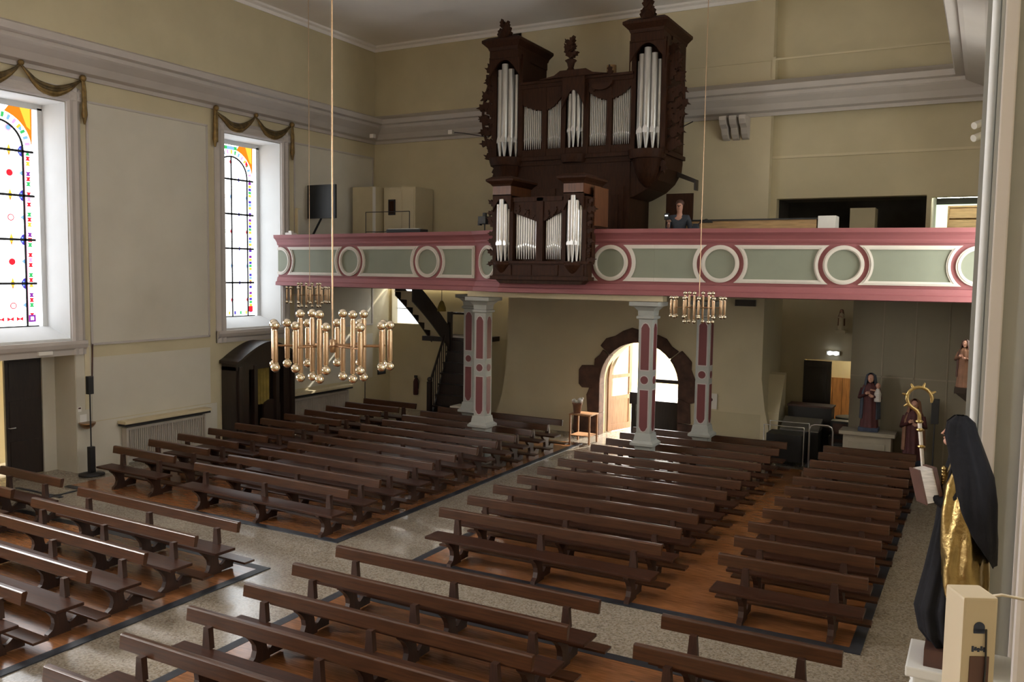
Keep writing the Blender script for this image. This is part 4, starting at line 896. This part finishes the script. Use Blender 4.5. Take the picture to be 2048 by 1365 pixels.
bpy.data.objects['cable_trunk']['kind'] = 'structure'; bpy.data.objects['cable_trunk'].name = 'trim_92'
# left wall far end: microphone stand, blue picture, extinguisher
t = thing('microphone_stand', 'thin black microphone stand beyond the pews by the right radiator', 'stand', (-15.75, 19.95, 0.014))
mb = MB(); mb.lathe([(.14, 0), (.14, .02), (.02, .04)], (0, 0, 0), 12); mb.build('base', 'black', t)
mb = MB(); mb.tube([(0, 0, .03), (0, 0, 1.45)], .013, 6); mb.build('pole', 'black', t)
mb = MB(); mb.tube([(0, 0, 1.45), (0, -.02, 1.6)], .028, 8); mb.build('microphone', 'black', t)
mb = MB(); mb.box(-.2, .2, 0, .03, 0, .34); mb.cur = 1; mb.box(-.17, .17, -.004, 0, .03, .31); o = mb.build('picture', ['black', 'blue_cloth']); o.location = (XL+.035, 22.15, 1.12); o.rotation_euler = (0, 0, R(90)); tag(o, 'small blue grey picture on the wall under the stair window', 'picture')
t = thing('fire_extinguisher', 'red fire extinguisher hanging on the wall left of the stair', 'extinguisher', (-15.75, 22.515, .5))
mb = MB(); mb.lathe([(.07, 0), (.08, .03), (.08, .42), (.05, .5), (.03, .54)], (0, 0, 0), 12); mb.build('cylinder', 'maroon', t)
mb = MB(); mb.box(-.05, .05, -.02, .02, .54, .62); mb.tube([(.03, 0, .57), (.12, 0, .45), (.1, 0, .2)], .012, 6); mb.build('valve_hose', 'black', t)

# windows behind the stair
mb = MB(); mb.box(-16.75, -15.68, 22.9, 22.93, 2.74, 3.95); o = struct(mb, 'window_21', 'daylight')
mb = MB(); mb.box(-16.75, -15.68, 22.86, 22.9, 3.2, 3.225); mb.build('window_bar', 'steel', o)
mb = MB(); mb.box(-13.95, -13.55, 22.9, 22.93, 2.6, 3.7); o = struct(mb, 'window_22', emit('daylight_dim', (.8, .95, .75), 1.0))
mb = MB(); mb.box(-13.95, -13.55, 22.86, 22.9, 3.35, 3.5); mb.build('window_bar', 'dark_oak', o)

# staircase to the gallery: a flight to the back wall, a landing, a flight back up towards the nave
st = thing('staircase', 'dark wooden winding staircase rising to the gallery left of the tower wall', 'staircase', (0, 0, 0))
LX0, LX1, UX0, UX1 = -13.72, -12.75, -15.05, -14.15
for i in range(8):
    y = 20.35+.13*i; z = .3*(i+1)
    mb = MB(); mb.box(LX0-.02, LX1, y-.02, y+.16, z-.04, z); mb.box(LX0+.04, LX1, y+.0, y+.02, z-.3, z-.04); mb.build('tread', 'dark_oak', st)
for x0 in (LX0, LX1):
    mb = MB(); mb.prism([(20.35, .013), (20.55, .013), (21.38, 2.0), (21.38, 2.5), (20.35, .25)], 'x', x0, x0+.04); mb.build('lower_stringer', 'dark_oak', st)
mb = MB(); mb.box(LX0-.06, LX0+.06, 20.24, 20.36, .012, 1.3); mb.ball((LX0, 20.3, 1.36), .075, 10, 8); mb.build('newel_post', 'dark_oak', st)
mb = MB(); mb.tube([(LX0, 20.3, 1.25), (LX0, 21.35, 3.1), (LX0, 21.5, 3.2), (LX1, 21.5, 3.2)], .035, 8); mb.build('handrail', 'dark_oak', st)
for i in range(10):
    y = 20.4+.1*i; mb = MB(); mb.tube([(LX0, y, .2+(y-20.35)*2.2), (LX0, y, 1.25+(y-20.3)*1.76)], .016, 6); mb.build('baluster', 'dark_oak', st)
mb = MB(); mb.box(-14.68, LX1, 21.3, 22.58, 2.36, 2.5); mb.build('landing', 'dark_oak', st)
UF = Matrix.Translation((-14.13, 21.35, 0)) @ Matrix.Rotation(R(-25), 4, 'Z')
for k in range(6):
    y = -.2*k; z = 2.72+.225*k
    mb = MB(); mb.x = UF; mb.box(-.46, .46, y-.22, y+.02, z-.03, z); mb.box(-.46, .46, y-.01, y+.01, z-.225, z-.03); mb.build('tread', 'wall_cream', st)  # cream instead of oak: light on these treads is put into the colour
for x0, lo in ((-.52, .2), (.46, .34)):
    P = [(.06-.088*i, 2.5+.1*i+.07*math.sin(PI*i/14)) for i in range(15)]
    mb = MB(); mb.x = UF; mb.prism([(y, min(z+.3, 4.0)) for y, z in P]+[(y, min(z-lo, 3.9)) for y, z in P[::-1]], 'x', x0, x0+.06); mb.build('upper_stringer', 'dark_oak', st)
mb = MB(); mb.box(-13.76, -13.64, 21.24, 21.36, .013, 3.25); mb.build('newel_post', 'dark_oak', st)
t = thing('side_table', 'low pale table half hidden behind the left columns below the stair', 'table', (-12.3, 19.95, 0.012))
mb = MB(); mb.box(-.35, .35, -.25, .25, .72, .76); mb.build('tabletop', 'wall_panel', t)
for sx in (-.3, .3):
    for sy in (-.2, .2):
        mb = MB(); mb.box(sx-.025, sx+.025, sy-.025, sy+.025, 0, .72); mb.build('leg', 'dark_oak', t)
t = thing('pendant_lamp', 'small dim pendant lamp hanging under the gallery beside the stair', 'lamp', (-13.4, 20.4, 3.3))
mb = MB(); mb.tube([(0, 0, .3), (0, 0, .68)], .008, 6); mb.build('cord', 'black', t)
mb = MB(); mb.lathe([(.13, 0), (.12, .1), (.07, .24), (.03, .3)], (0, 0, 0), 14); mb.build('lamp_shade', 'curtain', t)

# table with flower pot near the aisle end, dark post at the door
t = thing('small_table', 'small light wooden table at the far end of the centre aisle', 'table', (-9.05, 20.55, 0.01))
mb = MB(); mb.box(-.3, .3, -.28, .28, .74, .77); mb.build('tabletop', 'pine', t, .005)
mb = MB(); mb.box(-.27, .27, -.25, .25, .2, .22); mb.build('shelf', 'pine', t)
for sx in (-.27, .27):
    for sy in (-.25, .25):
        mb = MB(); mb.box(sx-.02, sx+.02, sy-.02, sy+.02, 0, .74); mb.build('leg', 'pine', t)
t = thing('flower_pot', 'terracotta pot with pale blossoms on the small table by the pews', 'plant pot', (-9.22, 20.5, .78))
mb = MB(); mb.lathe([(.09, 0), (.12, .22), (.135, .23), (.135, .27), (.1, .27)], (0, 0, 0), 14); mb.build('pot', 'terracotta', t)
mb = MB()
for i in range(14): mb.ball((random.uniform(-.11, .11), random.uniform(-.11, .11), .3+random.uniform(0, .07)), .04, 7, 5)
mb.build('blossoms', 'white_paint', t)
t = thing('wooden_post', 'dark wooden post with a square head standing in the bright doorway', 'post', (-7.72, 20.7, 0.01))
mb = MB(); mb.box(-.06, .06, -.06, .06, .05, 1.15); mb.build('shaft', 'dark_oak', t, .01)
mb = MB(); mb.box(-.1, .1, -.1, .1, 1.12, 1.42); mb.build('head', 'dark_oak', t, .015)
mb = MB(); mb.box(-.16, .16, -.16, .16, 0, .06); mb.build('foot', 'dark_oak', t)
mb = MB(); mb.box(-.16, .16, 0, .02, -.2, .2); mb.cur = 1; mb.prism(arc(0, .04, .05, 0, 340, 12), 'y', -.003, 0); o = mb.build('notice_board', ['white_paint', 'maroon']); o.location = (-6.05, YB-.05, 1.2); tag(o, 'white notice with a red round sign on the wall right of the arched door', 'sign')
mb = MB(); mb.box(-.25, .25, 0, .1, 0, .16); o = mb.build('wall_unit', 'dark_oak'); o.location = (-5.25, YB-.11, 3.66); tag(o, 'small dark box high on the tower wall behind the small chandelier', 'box')

# ------------------------------------------------------------------ clutter under the gallery at the right
t = thing('upright_piano', 'dark upright piano pushed against the tower buttress under the gallery', 'piano', (-3.72, 22.75, 0))
mb = MB(); mb.box(-.55, .5, -.25, .25, 0, 1.15); mb.build('case', 'black', t, .02)
mb = MB(); mb.box(-.55, .5, -.5, -.25, .62, .72); mb.build('key_bed', 'black', t)
mb = MB(); mb.box(-.5, .45, -.47, -.3, .72, .74); mb.build('keys', 'paper', t)
mb = MB(); mb.box(-.57, .52, -.28, .28, 1.15, 1.19); mb.build('lid', 'brown_leather', t)
t = thing('mixing_console', 'black sloped sound mixing desk with a grey panel in the dark corner', 'mixing desk', (-3.75, 21.75, 0))
mb = MB(); mb.box(-.5, .4, -.3, .3, 0, .7); mb.build('cabinet', 'black', t, .01)
mb = MB(); mb.prism([(-.3, .72), (.3, .95), (.3, .7), (-.3, .7)], 'x', -.5, .4); mb.build('panel', 'steel', t)
t = thing('equipment_trolley', 'black trolley with a thin steel frame behind the last right pews', 'trolley', (-3.95, 20.75, 0.01))
mb = MB(); mb.box(-.4, .4, -.3, .3, .12, .75); mb.build('box', 'black', t, .01)
mb = MB(); mb.tube([(-.45, -.33, .06), (-.45, -.33, .95), (.45, -.33, .95), (.45, -.33, .06)], .015, 6); mb.tube([(-.45, .33, .06), (-.45, .33, .95), (.45, .33, .95), (.45, .33, .06)], .015, 6); mb.build('frame', 'steel', t)
for sx in (-.4, .4):
    for sy in (-.28, .28):
        mb = MB(); mb.lathe([(.05, -.02), (.05, .02)], (sx, sy, .05), 10); mb.build('wheel', 'black', t)
t = thing('hand_truck', 'steel hand truck with a rounded handle leaning behind the right pews', 'hand truck', (-3.1, 20.25, 0.01))
mb = MB(); mb.tube([(-.25, 0, .05), (-.25, 0, .95), (-.22, 0, 1.04), (-.14, 0, 1.08), (.14, 0, 1.08), (.22, 0, 1.04), (.25, 0, .95), (.25, 0, .05)], .02, 8); mb.build('frame', 'steel', t)
mb = MB(); mb.box(-.25, .25, -.22, 0, .03, .06); mb.build('toe_plate', 'steel', t)
for sx in (-1, 1):
    mb = MB(); mb.tube([(sx*.27, .06, .09), (sx*.32, .06, .09)], .09, 14); mb.build('wheel', 'black', t)
t = thing('kettle_drum', 'kettle drum with a pale skin in front of the lit doorway', 'drum', (-2.85, 23.3, 0))
mb = MB(); mb.lathe([(.1, .3), (.28, .42), (.36, .62), (.37, .82)], (0, 0, 0), 18); mb.build('bowl', 'terracotta', t)
mb = MB(); mb.lathe([(.38, .8), (.39, .82), (.39, .86), (.37, .87), (.05, .87)], (0, 0, 0), 18); mb.build('skin', 'black', t)
for a in (30, 150, 270):
    mb = MB(); mb.tube([(.36*math.cos(R(a)), .36*math.sin(R(a)), 0), (.3*math.cos(R(a)), .3*math.sin(R(a)), .8)], .015, 6); mb.build('leg', 'steel', t)
for i, (x, y, w, d, h, z, lb) in enumerate([(-2.95, 22.2, .5, .4, .55, 0, 'black square amplifier on the floor beside the drum'), (-2.95, 22.2, .42, .35, .38, .55, 'black case stacked on the square amplifier'), (-2.8, 21.4, .35, .3, .5, 0, 'small dark box in front of the square amplifier')]):
    mb = MB(); mb.box(-w/2, w/2, -d/2, d/2, 0, h); mb.cur = 1; mb.box(-w/2+.04, w/2-.04, -d/2-.01, -d/2, .05, h-.05); o = mb.build('amplifier', ['black', 'brown_leather'], bevel=.01); o.location = (x, y, z+.002); tag(o, lb, 'amplifier')
# ------------------------------------------------------------------ statues
def folds(secs, n=40, amp=.012, k=9, ph=0, a0=0, a1=360, nz=4):
    """elliptical cross sections (z,cx,cy,rx,ry) interpolated, with cloth folds; returns rings"""
    rings = []; closed = a1-a0 >= 360
    for i in range(len(secs)-1):
        for j in range(nz + (1 if i == len(secs)-2 else 0)):
            t = j/nz; s = [secs[i][q]*(1-t)+secs[i+1][q]*t for q in range(5)]
            rg = []
            for m in range(n if closed else n+1):
                a = R(a0+(a1-a0)*m/n); f = 1+amp/max(s[3], .03)*(math.sin(k*a+ph+2*s[0])+.5*math.sin((k*1.7)*a+1.3-3*s[0]))
                rg.append((s[1]+s[3]*f*math.cos(a), s[2]+s[4]*f*math.sin(a), s[0]))
            rings.append(rg)
    return rings
def shell(mb, rings, th=.012):
    n = len(rings[0])
    inner = []
    for r in rings:
        cx = sum(p[0] for p in r)/n; cy = sum(p[1] for p in r)/n
        inner.append([(p[0]+(cx-p[0])*.08, p[1]+(cy-p[1])*.08, p[2]) for p in r])
    loop = [a+b[::-1] for a, b in zip(rings, inner)]
    mb.loft(loop, True, True)
def face(mb, cx, cy, cz, r, ang):
    """head with nose, brow, eyes and chin; looks along ang (degrees, in xy)"""
    d = Vector((math.cos(R(ang)), math.sin(R(ang)), 0)); s = Vector((-d.y, d.x, 0)); c = Vector((cx, cy, cz))
    mb.ball(c, r, 16, 12, .82, .82, 1.1)
    mb.tube([c+d*r*.78+Vector((0, 0, r*.25)), c+d*r*1.02+Vector((0, 0, -r*.12)), c+d*r*.8+Vector((0, 0, -r*.16))], [r*.08, r*.13, r*.06], 6)
    mb.ball(c+d*r*.6+Vector((0, 0, -r*.72)), r*.32, 8, 6)
    mb.tube([c+d*r*.8+s*r*.25+Vector((0, 0, -r*.42)), c+d*r*.86+Vector((0, 0, -r*.42)), c+d*r*.8-s*r*.25+Vector((0, 0, -r*.42))], r*.07, 6)
    for q in (-1, 1): mb.ball(c+d*r*.68+s*q*r*.33+Vector((0, 0, r*.16)), r*.13, 8, 6); mb.ball(c+s*q*r*.82, r*.17, 8, 6, .6, .6, 1)
def hand(mb, c, d, up, r=.03):
    c, d, up = Vector(c), Vector(d).normalized(), Vector(up).normalized(); s = d.cross(up).normalized()
    mb.ball(c, r, 10, 8, 1, 1, 1)
    for f in range(4):
        o = s*(f-1.5)*r*.5; L_ = r*(1.5+.3*math.sin(PI*(f+1)/5)); mb.tube([c+o+d*r*.6, c+o+d*(r*.6+L_*.6)+up*r*.15, c+o+d*(r*.6+L_)-up*r*.35], [r*.26, r*.23, r*.18], 6)
    mb.tube([c-s*r*.8, c-s*r*1.15+d*r*.7, c-s*r*.8+d*r*1.3], [r*.28, r*.24, r*.2], 6)

# the near statue of an abbess, on a corbel by the right pilaster
SX, SY, SZ = -.06, 5.5, 2.3
def lerp_tab(tab, z):
    for (z0, v0), (z1, v1) in zip(tab, tab[1:]):
        if z <= z1: return v0+(v1-v0)*max(0, (z-z0)/(z1-z0))
    return tab[-1][1]
def partial(secs, t0, t1, n=34, amp=.01, k=7, nz=5):
    """cloth hanging round only part of a body; its two edges move with the height"""
    rings = []
    for i in range(len(secs)-1):
        for j in range(nz+(1 if i == len(secs)-2 else 0)):
            t = j/nz; q = [secs[i][m]*(1-t)+secs[i+1][m]*t for m in range(5)]
            a0, a1 = lerp_tab(t0, q[0]), lerp_tab(t1, q[0]); rg = []
            for m in range(n+1):
                a = R(a0+(a1-a0)*m/n); f = 1+amp/max(q[3], .03)*(math.sin(k*a+4*q[0])+.6*math.sin(k*1.6*a-9*q[0]))
                rg.append((q[1]+q[3]*f*math.cos(a), q[2]+q[4]*f*math.sin(a), q[0]))
            rings.append(rg)
    return rings
ab = thing('abbess_statue', 'near statue in black veil and gold cloak holding an open book on a white corbel', 'statue', (SX, SY, SZ))
mb = MB(); mb.loft(folds([(.0, -.03, 0, .1, .13), (.06, -.05, 0, .13, .15), (.2, -.07, 0, .14, .16), (.42, -.055, 0, .115, .14), (.7, -.03, 0, .1, .125), (.95, .0, 0, .1, .13), (1.08, .0, 0, .07, .1), (1.13, -.02, 0, .045, .05)], 60, .011, 8))
face(mb, -.04, 0, 1.225, .07, 180); body = mb.build('body', 'black_cloth', ab)
for s_ in (-1, 1):
    mb = MB(); mb.tube([(0.02, s_*.08, 1.0), (-.02, s_*.1, .88), (-.1, s_*.07, .83), (-.15, s_*.055, .86)], [.04, .04, .036, .028], 12); mb.build('sleeve', 'black_cloth', ab)
    mb = MB(); hand(mb, (-.165, s_*.055, .87), (-1, -s_*.2, .2), (0, 0, 1), .02); mb.build('hand', 'skin', ab)
mb = MB(); face(mb, -.05, 0, 1.225, .069, 180); mb.build('face', 'skin', ab)
mb = MB(); shell(mb, partial([(.02, .03, 0, .13, .18), (.2, .02, 0, .135, .185), (.42, .012, 0, .135, .185), (.62, .005, 0, .125, .18), (.8, .0, 0, .12, .165), (.95, .005, 0, .112, .15), (1.06, .01, 0, .08, .11)],
    [(.02, -62), (.15, -92), (.3, -116), (.42, -134), (.48, -150), (.56, -142), (.7, -152), (1.06, -170)], [(.02, 70), (1.06, 70)], 60, .008, 6)); mb.build('gold_cloak', 'gold', ab)
mb = MB(); shell(mb, partial([(.5, .1, 0, .085, .17), (.65, .085, 0, .1, .195), (.85, .055, 0, .118, .19), (1.0, .035, 0, .115, .165), (1.12, .0, 0, .105, .125), (1.22, -.025, 0, .092, .098), (1.29, -.03, 0, .075, .078), (1.33, -.03, 0, .03, .03)],
    [(.5, -35), (.58, -66), (.68, -100), (.85, -126), (1.0, -146), (1.12, -150), (1.22, -158), (1.33, -172)], [(.5, 140), (1.12, 140), (1.22, 150), (1.33, 170)], 44, .005, 7)); mb.build('black_veil', 'black_cloth', ab)
mb = MB(); mb.x = Matrix.Translation((-.19, -.02, .92)) @ Matrix.Rotation(R(-14), 4, 'Y') @ Matrix.Rotation(R(24), 4, 'Z'); mb.box(-.04, .03, -.07, .07, -.1, .09); mb.cur = 1; mb.box(.03, .05, -.08, .08, -.105, .095); mb.box(-.05, -.04, -.075, .075, -.105, .095); mb.build('book', ['paper', 'brown_leather'], ab)
mb = MB()
for k in range(6): mb.ball((-.1, -.075+.008*k, 1.03-.018*k), .016, 8, 6)
mb.build('gold_chain', 'gold', ab)
mb = MB(); mb.box(-.15, .16, -.17, .17, -.1, 0); mb.build('plinth', 'brown_leather', ab)
t = thing('crozier', 'slender crozier with a gilded curl leaning beside the near abbess statue', 'staff', (SX-.2, SY+.17, SZ))
mb = MB(); mb.tube([(.0, 0, .8), (-.03, 0, 1.06), (-.052, 0, 1.25)], [.008, .011, .012], 10); mb.build('shaft', 'white_trim', t)
mb = MB()
cx_, cz_, rr_ = -.058, 1.388, .068
cpts = [(-.052, 0, 1.25), (-.054, 0, 1.29), (-.07, 0, 1.315)]+[(cx_+rr_*math.cos(R(a)), 0, cz_+rr_*math.sin(R(a))) for a in range(236, -40, -23)]
mb.tube(cpts, [.012]*3+[.011]*(len(cpts)-4)+[.007], 8); mb.build('gilded_curl', 'gold', t)
for i in (4, 6, 8, 10, 12):
    mb = MB(); p = cpts[i]; mb.tube([p, (cx_+(p[0]-cx_)*1.45, 0, cz_+(p[2]-cz_)*1.45)], [.012, .005], 6); mb.build('gilded_leaf', 'gold', t)
for z in (1.1, 1.2, 1.25):
    mb = MB(); mb.lathe([(.011, -.011), (.024, 0), (.011, .011)], (-.052+(1.25-z)*.115, 0, z), 10); mb.build('gilded_ring', 'gold', t)
t = thing('wall_corbel', 'white ornate corbel on the right wall under the near abbess statue', 'corbel', (SX, SY, SZ-.1))
mb = MB(); mb.box(-.24, RX-SX, -.22, .22, -.06, -.001); mb.box(-.2, RX-SX, -.2, .2, -.1, -.06); mb.build('slab', 'plaster_white', t, .01)
mb = MB()
prof = [(-.18, -.1), (-.19, -.16), (-.14, -.24), (-.15, -.32), (-.06, -.42), (.05, -.52), (.2, -.62), (RX-SX, -.66), (RX-SX, -.1)]
mb.prism(prof, 'y', -.15, .15)
for a in range(7):
    y = -.15+.05*a
    for q, (x, z, r) in enumerate(((-.17, -.17, .045), (-.14, -.3, .05), (-.02, -.44, .05))): mb.ball((x-.01*(a % 2), y, z+.02*(a % 2)), r, 8, 6)
mb.build('carved_foliage', 'plaster_white', t)
# beige box with stickers
t = thing('beige_wall_box', 'tall beige upright box with dark stickers at the lower right corner', 'box', (.006, 3.1, 2.35), R(27))
mb = MB(); mb.box(-.052, .055, -.06, .06, 0, 1.05); mb.build('casing', 'beige_plastic', t, .008)
mb = MB(); mb.tube([(.06, .03, 1.02), (.14, .08, 1.01), (.37, .0, .99)], .005, 6); mb.build('fixing_arm', 'beige_plastic', t)
mb = MB(); mb.prism(arc(.0, .955, .017, 0, 345, 18), 'y', -.0625, -.06); mb.box(-.017, .017, -.0625, -.06, .935, .95); mb.build('round_sticker', 'denim', t)
mb = MB()
for k in range(5): mb.box(-.02+.009*k, -.014+.009*k, -.0625, -.06, .875+.004*(k % 2), .893-.003*(k % 3))
mb.box(-.02, .024, -.0623, -.06, .88, .884); mb.build('lettering_sticker', 'denim', t)
mb = MB(); mb.box(-.025, .035, -.063, -.06, .76, .86); mb.build('maroon_sticker', 'brown_leather', t)
mb = MB(); mb.tube([(.02, -.065, .95), (.022, -.068, .84), (.02, -.068, .74), (.03, -.068, .66), (.01, -.068, .6), (.06, -.06, .56), (.12, -.02, .6), (.34, .1, .63)], .003, 6); mb.build('cord', 'black', t)

# statues at the far right
def saint(label, loc, h, robe, cloak, child, rot=0, base=True):
    t = thing('saint_statue', label, 'statue', loc, rot); k = h/1.2
    f = lambda S: [(a*k, b*k, c*k, d*k, e*k) for a, b, c, d, e in S]
    z0 = .08 if base else 0
    mb = MB(); mb.loft(folds(f([(z0, 0, 0, .17, .14), (.3, 0, 0, .15, .12), (.6, 0, 0, .14, .11), (.8, 0, 0, .16, .11), (.92, 0, 0, .13, .09), (.98, 0, 0, .05, .05)]), 40, .012*k, 9)); face(mb, 0, 0, 1.07*k, .085*k, 270); 
    mb.tube([(.14*k, 0, .86*k), (.19*k, -.05*k, .68*k), (.08*k, -.15*k, .72*k)], [.05*k, .045*k, .03*k], 8); mb.tube([(-.14*k, 0, .86*k), (-.19*k, -.05*k, .68*k), (-.07*k, -.15*k, .76*k)], [.05*k, .045*k, .03*k], 8)
    mb.build('body', robe, t)
    mb = MB(); face(mb, 0, -.004*k, 1.07*k, .083*k, 270); mb.build('face', 'skin', t)
    for q, zq in ((1, .73), (-1, .78)):
        mb = MB(); hand(mb, (q*.055*k, -.17*k, zq*k), (-q, 0, .4), (0, -1, 0), .028*k); mb.build('hand', 'skin', t)
    mb = MB(); shell(mb, folds(f([(.25, 0, .02, .2, .15), (.55, 0, .02, .19, .14), (.8, 0, .02, .19, .13), (.95, 0, .02, .12, .1), (1.05, 0, .015, .105, .1), (1.14, 0, .015, .085, .085), (1.18, 0, .01, .03, .03)]), 34, .008*k, 7, 0, -48, 228)); mb.build('cloak', cloak, t)
    if child:
        mb = MB(); mb.loft(folds(f([(.62, .15, -.1, .06, .06), (.78, .15, -.1, .065, .06), (.88, .15, -.1, .03, .03)]), 20, .004, 6)); mb.build('child_robe', 'paper', t)
        mb = MB(); face(mb, .15*k, -.1*k, .94*k, .055*k, 270); mb.tube([(.1*k, -.12*k, .84*k), (.02*k, -.17*k, .86*k)], .018*k, 6); mb.build('child_head', 'skin', t)
    if base:
        mb = MB(); mb.box(-.19*k, .19*k, -.16*k, .16*k, 0, z0*k); mb.build('plinth', 'denim', t, .01)
    return t
t = thing('altar_plinth', 'pale stone altar block carrying the mother and child statue at the right', 'plinth', (-2.12, 20.32, 0.01))
mb = MB(); mb.box(-.5, .48, -.2, .25, 0, .96); mb.build('block', 'altar_stone', t, .01)
mb = MB(); mb.box(-.58, .56, -.28, .3, .96, 1.04); mb.build('slab', 'altar_stone', t, .012)
mb = MB(); mb.box(-.38, .36, -.22, -.2, .15, .8); mb.build('front_panel', 'altar_stone', t, .006)
saint('dark red statue of a mother holding a child on the pale altar block', (-2.12, 20.32, 1.052), 1.3, 'maroon', 'blue_cloth', True)
saint('robed dark statue with raised hands standing low right of the altar block', (-1.22, 20.2, .45), 1.42, 'maroon', 'terracotta', False)
mb = MB(); mb.box(-.26, .26, -.25, .25, 0, .44); o = mb.build('pedestal', 'dark_oak', bevel=.015); o.location = (-1.22, 20.2, 0.005); tag(o, 'dark pedestal under the low robed statue', 'pedestal')
saint('dim statue of a standing figure on a wall bracket high at the right', (-.27, 17.0, 2.52), .85, 'terracotta', 'brown_leather', False, R(-20), False)
mb = MB(); mb.box(-.14, .62, -.16, .16, .1, .2); mb.prism([(-.12, .1), (.62, .1), (.62, -.3), (.2, -.15)], 'y', -.1, .1); o = mb.build('statue_bracket', 'dark_oak', bevel=.01); o.location = (-.27, 17.0, 2.315); tag(o, 'dark bracket on the right wall under the dim standing figure', 'bracket')
saint('tiny pale figure statue high on the wall above the lit doorway', (-3.25, 23.7, 3.05), .55, 'wall_cream', 'terracotta', False, 0, False)
mb = MB(); mb.box(-.12, .12, -.12, .3, -.08, 0); o = mb.build('statue_shelf', 'wall_cream'); o.location = (-3.25, 23.7, 3.05); tag(o, 'little shelf under the tiny figure above the lit doorway', 'shelf')
t = thing('pole_speaker', 'black loudspeaker on a thin black pole near the right wall', 'loudspeaker', (-.78, 19.2, 0))
mb = MB(); mb.lathe([(.2, 0), (.2, .02), (.03, .05)], (0, 0, 0), 14); mb.build('base', 'black', t)
mb = MB(); mb.tube([(0, 0, .04), (0, 0, 1.5)], .016, 8); mb.build('pole', 'black', t)
mb = MB(); mb.box(-.07, .07, -.07, .07, 1.5, 2.0); mb.build('casing', 'black', t, .01)
mb = MB(); mb.lathe([(.05, -.05), (.07, .0), (.02, .09)], (-.34, 15.9, 2.6), 10); 

# ------------------------------------------------------------------ pilasters of the right wall beside the statue
mb = MB(); mb.box(-.085, RX, 6.75, 7.5, 0, ZC); mb.box(.0, RX, 6.35, 6.75, 0, ZC); struct(mb, 'wall_right_pilaster', 'pilaster')
mb = MB(); mb.tube([(-.03, 6.62, 0), (-.03, 6.62, ZC)], .027, 12); struct(mb, 'trim_93', 'plaster_white')
mb = MB(); mb.box(.2, RX, 4.7, 4.85, 0, ZC); struct(mb, 'trim_94', 'trim_lilac', .02)
mb = MB(); mb.box(.02, .1, 6.31, 6.35, 0, ZC); mb.box(.24, .3, 6.31, 6.35, 0, ZC); struct(mb, 'trim_95', 'trim_lilac', .01)
mb = MB(); mb.tube([(-.1, 9.5, 7.0), (-.12, 9.5, 7.6), (-.08, 9.5, 8.2)], .03, 6)

# ------------------------------------------------------------------ light
w = bpy.data.worlds.new('sky'); sc.world = w; w.use_nodes = True
bg = w.node_tree.nodes['Background']; bg.inputs[0].default_value = (1, .97, .92, 1); bg.inputs[1].default_value = 26.0
def portal(loc, rot, sx, sy):
    l = bpy.data.lights.new('door_daylight', 'AREA'); l.shape = 'RECTANGLE'; l.size = sx; l.size_y = sy; l.cycles.is_portal = True
    o = bpy.data.objects.new('door_daylight', l); COL.objects.link(o); o.location = loc; o.rotation_euler = rot
portal((ACX, YB+1.05, 1.35), (R(-90), 0, 0), 2.3, 2.7)
portal((XL-.75, 10.15, 1.3), (0, R(-90), 0), 2.6, .6)
s = bpy.data.lights.new('sun', 'SUN'); s.energy = 9; s.angle = R(.6); s.color = (1, .93, .8)
so = bpy.data.objects.new('sun', s); COL.objects.link(so); so.rotation_euler = Vector((-.25, -.8, -.62)).to_track_quat('-Z', 'Y').to_euler()

# ------------------------------------------------------------------ camera
cam = bpy.data.cameras.new('camera'); cam.sensor_width = 36; cam.lens = 1731.8/2048*36; cam.clip_start = .05; cam.clip_end = 200
co = bpy.data.objects.new('camera', cam); COL.objects.link(co)
yaw, pit, rol = R(28.627), R(4.486), R(-.810)
f = Vector((-math.sin(yaw)*math.cos(pit), math.cos(yaw)*math.cos(pit), -math.sin(pit))); r0 = Vector((math.cos(yaw), math.sin(yaw), 0)); d0 = f.cross(r0)
rr = r0*math.cos(rol)+d0*math.sin(rol); dd = -r0*math.sin(rol)+d0*math.cos(rol)
co.matrix_world = Matrix(((rr.x, -dd.x, -f.x, 0), (rr.y, -dd.y, -f.y, 0), (rr.z, -dd.z, -f.z, 4.4), (0, 0, 0, 1)))
sc.camera = co

sc.view_settings.view_transform = 'Standard'; sc.view_settings.look = 'None'; sc.view_settings.gamma = 1; sc.view_settings.use_curve_mapping = False
sc.view_settings.exposure = 0.08
sc.cycles.use_denoising = True; sc.cycles.max_bounces = 8; sc.cycles.diffuse_bounces = 5; sc.cycles.glossy_bounces = 3; sc.cycles.transmission_bounces = 4
sc.cycles.sample_clamp_indirect = 6; sc.cycles.caustics_reflective = False; sc.cycles.caustics_refractive = False
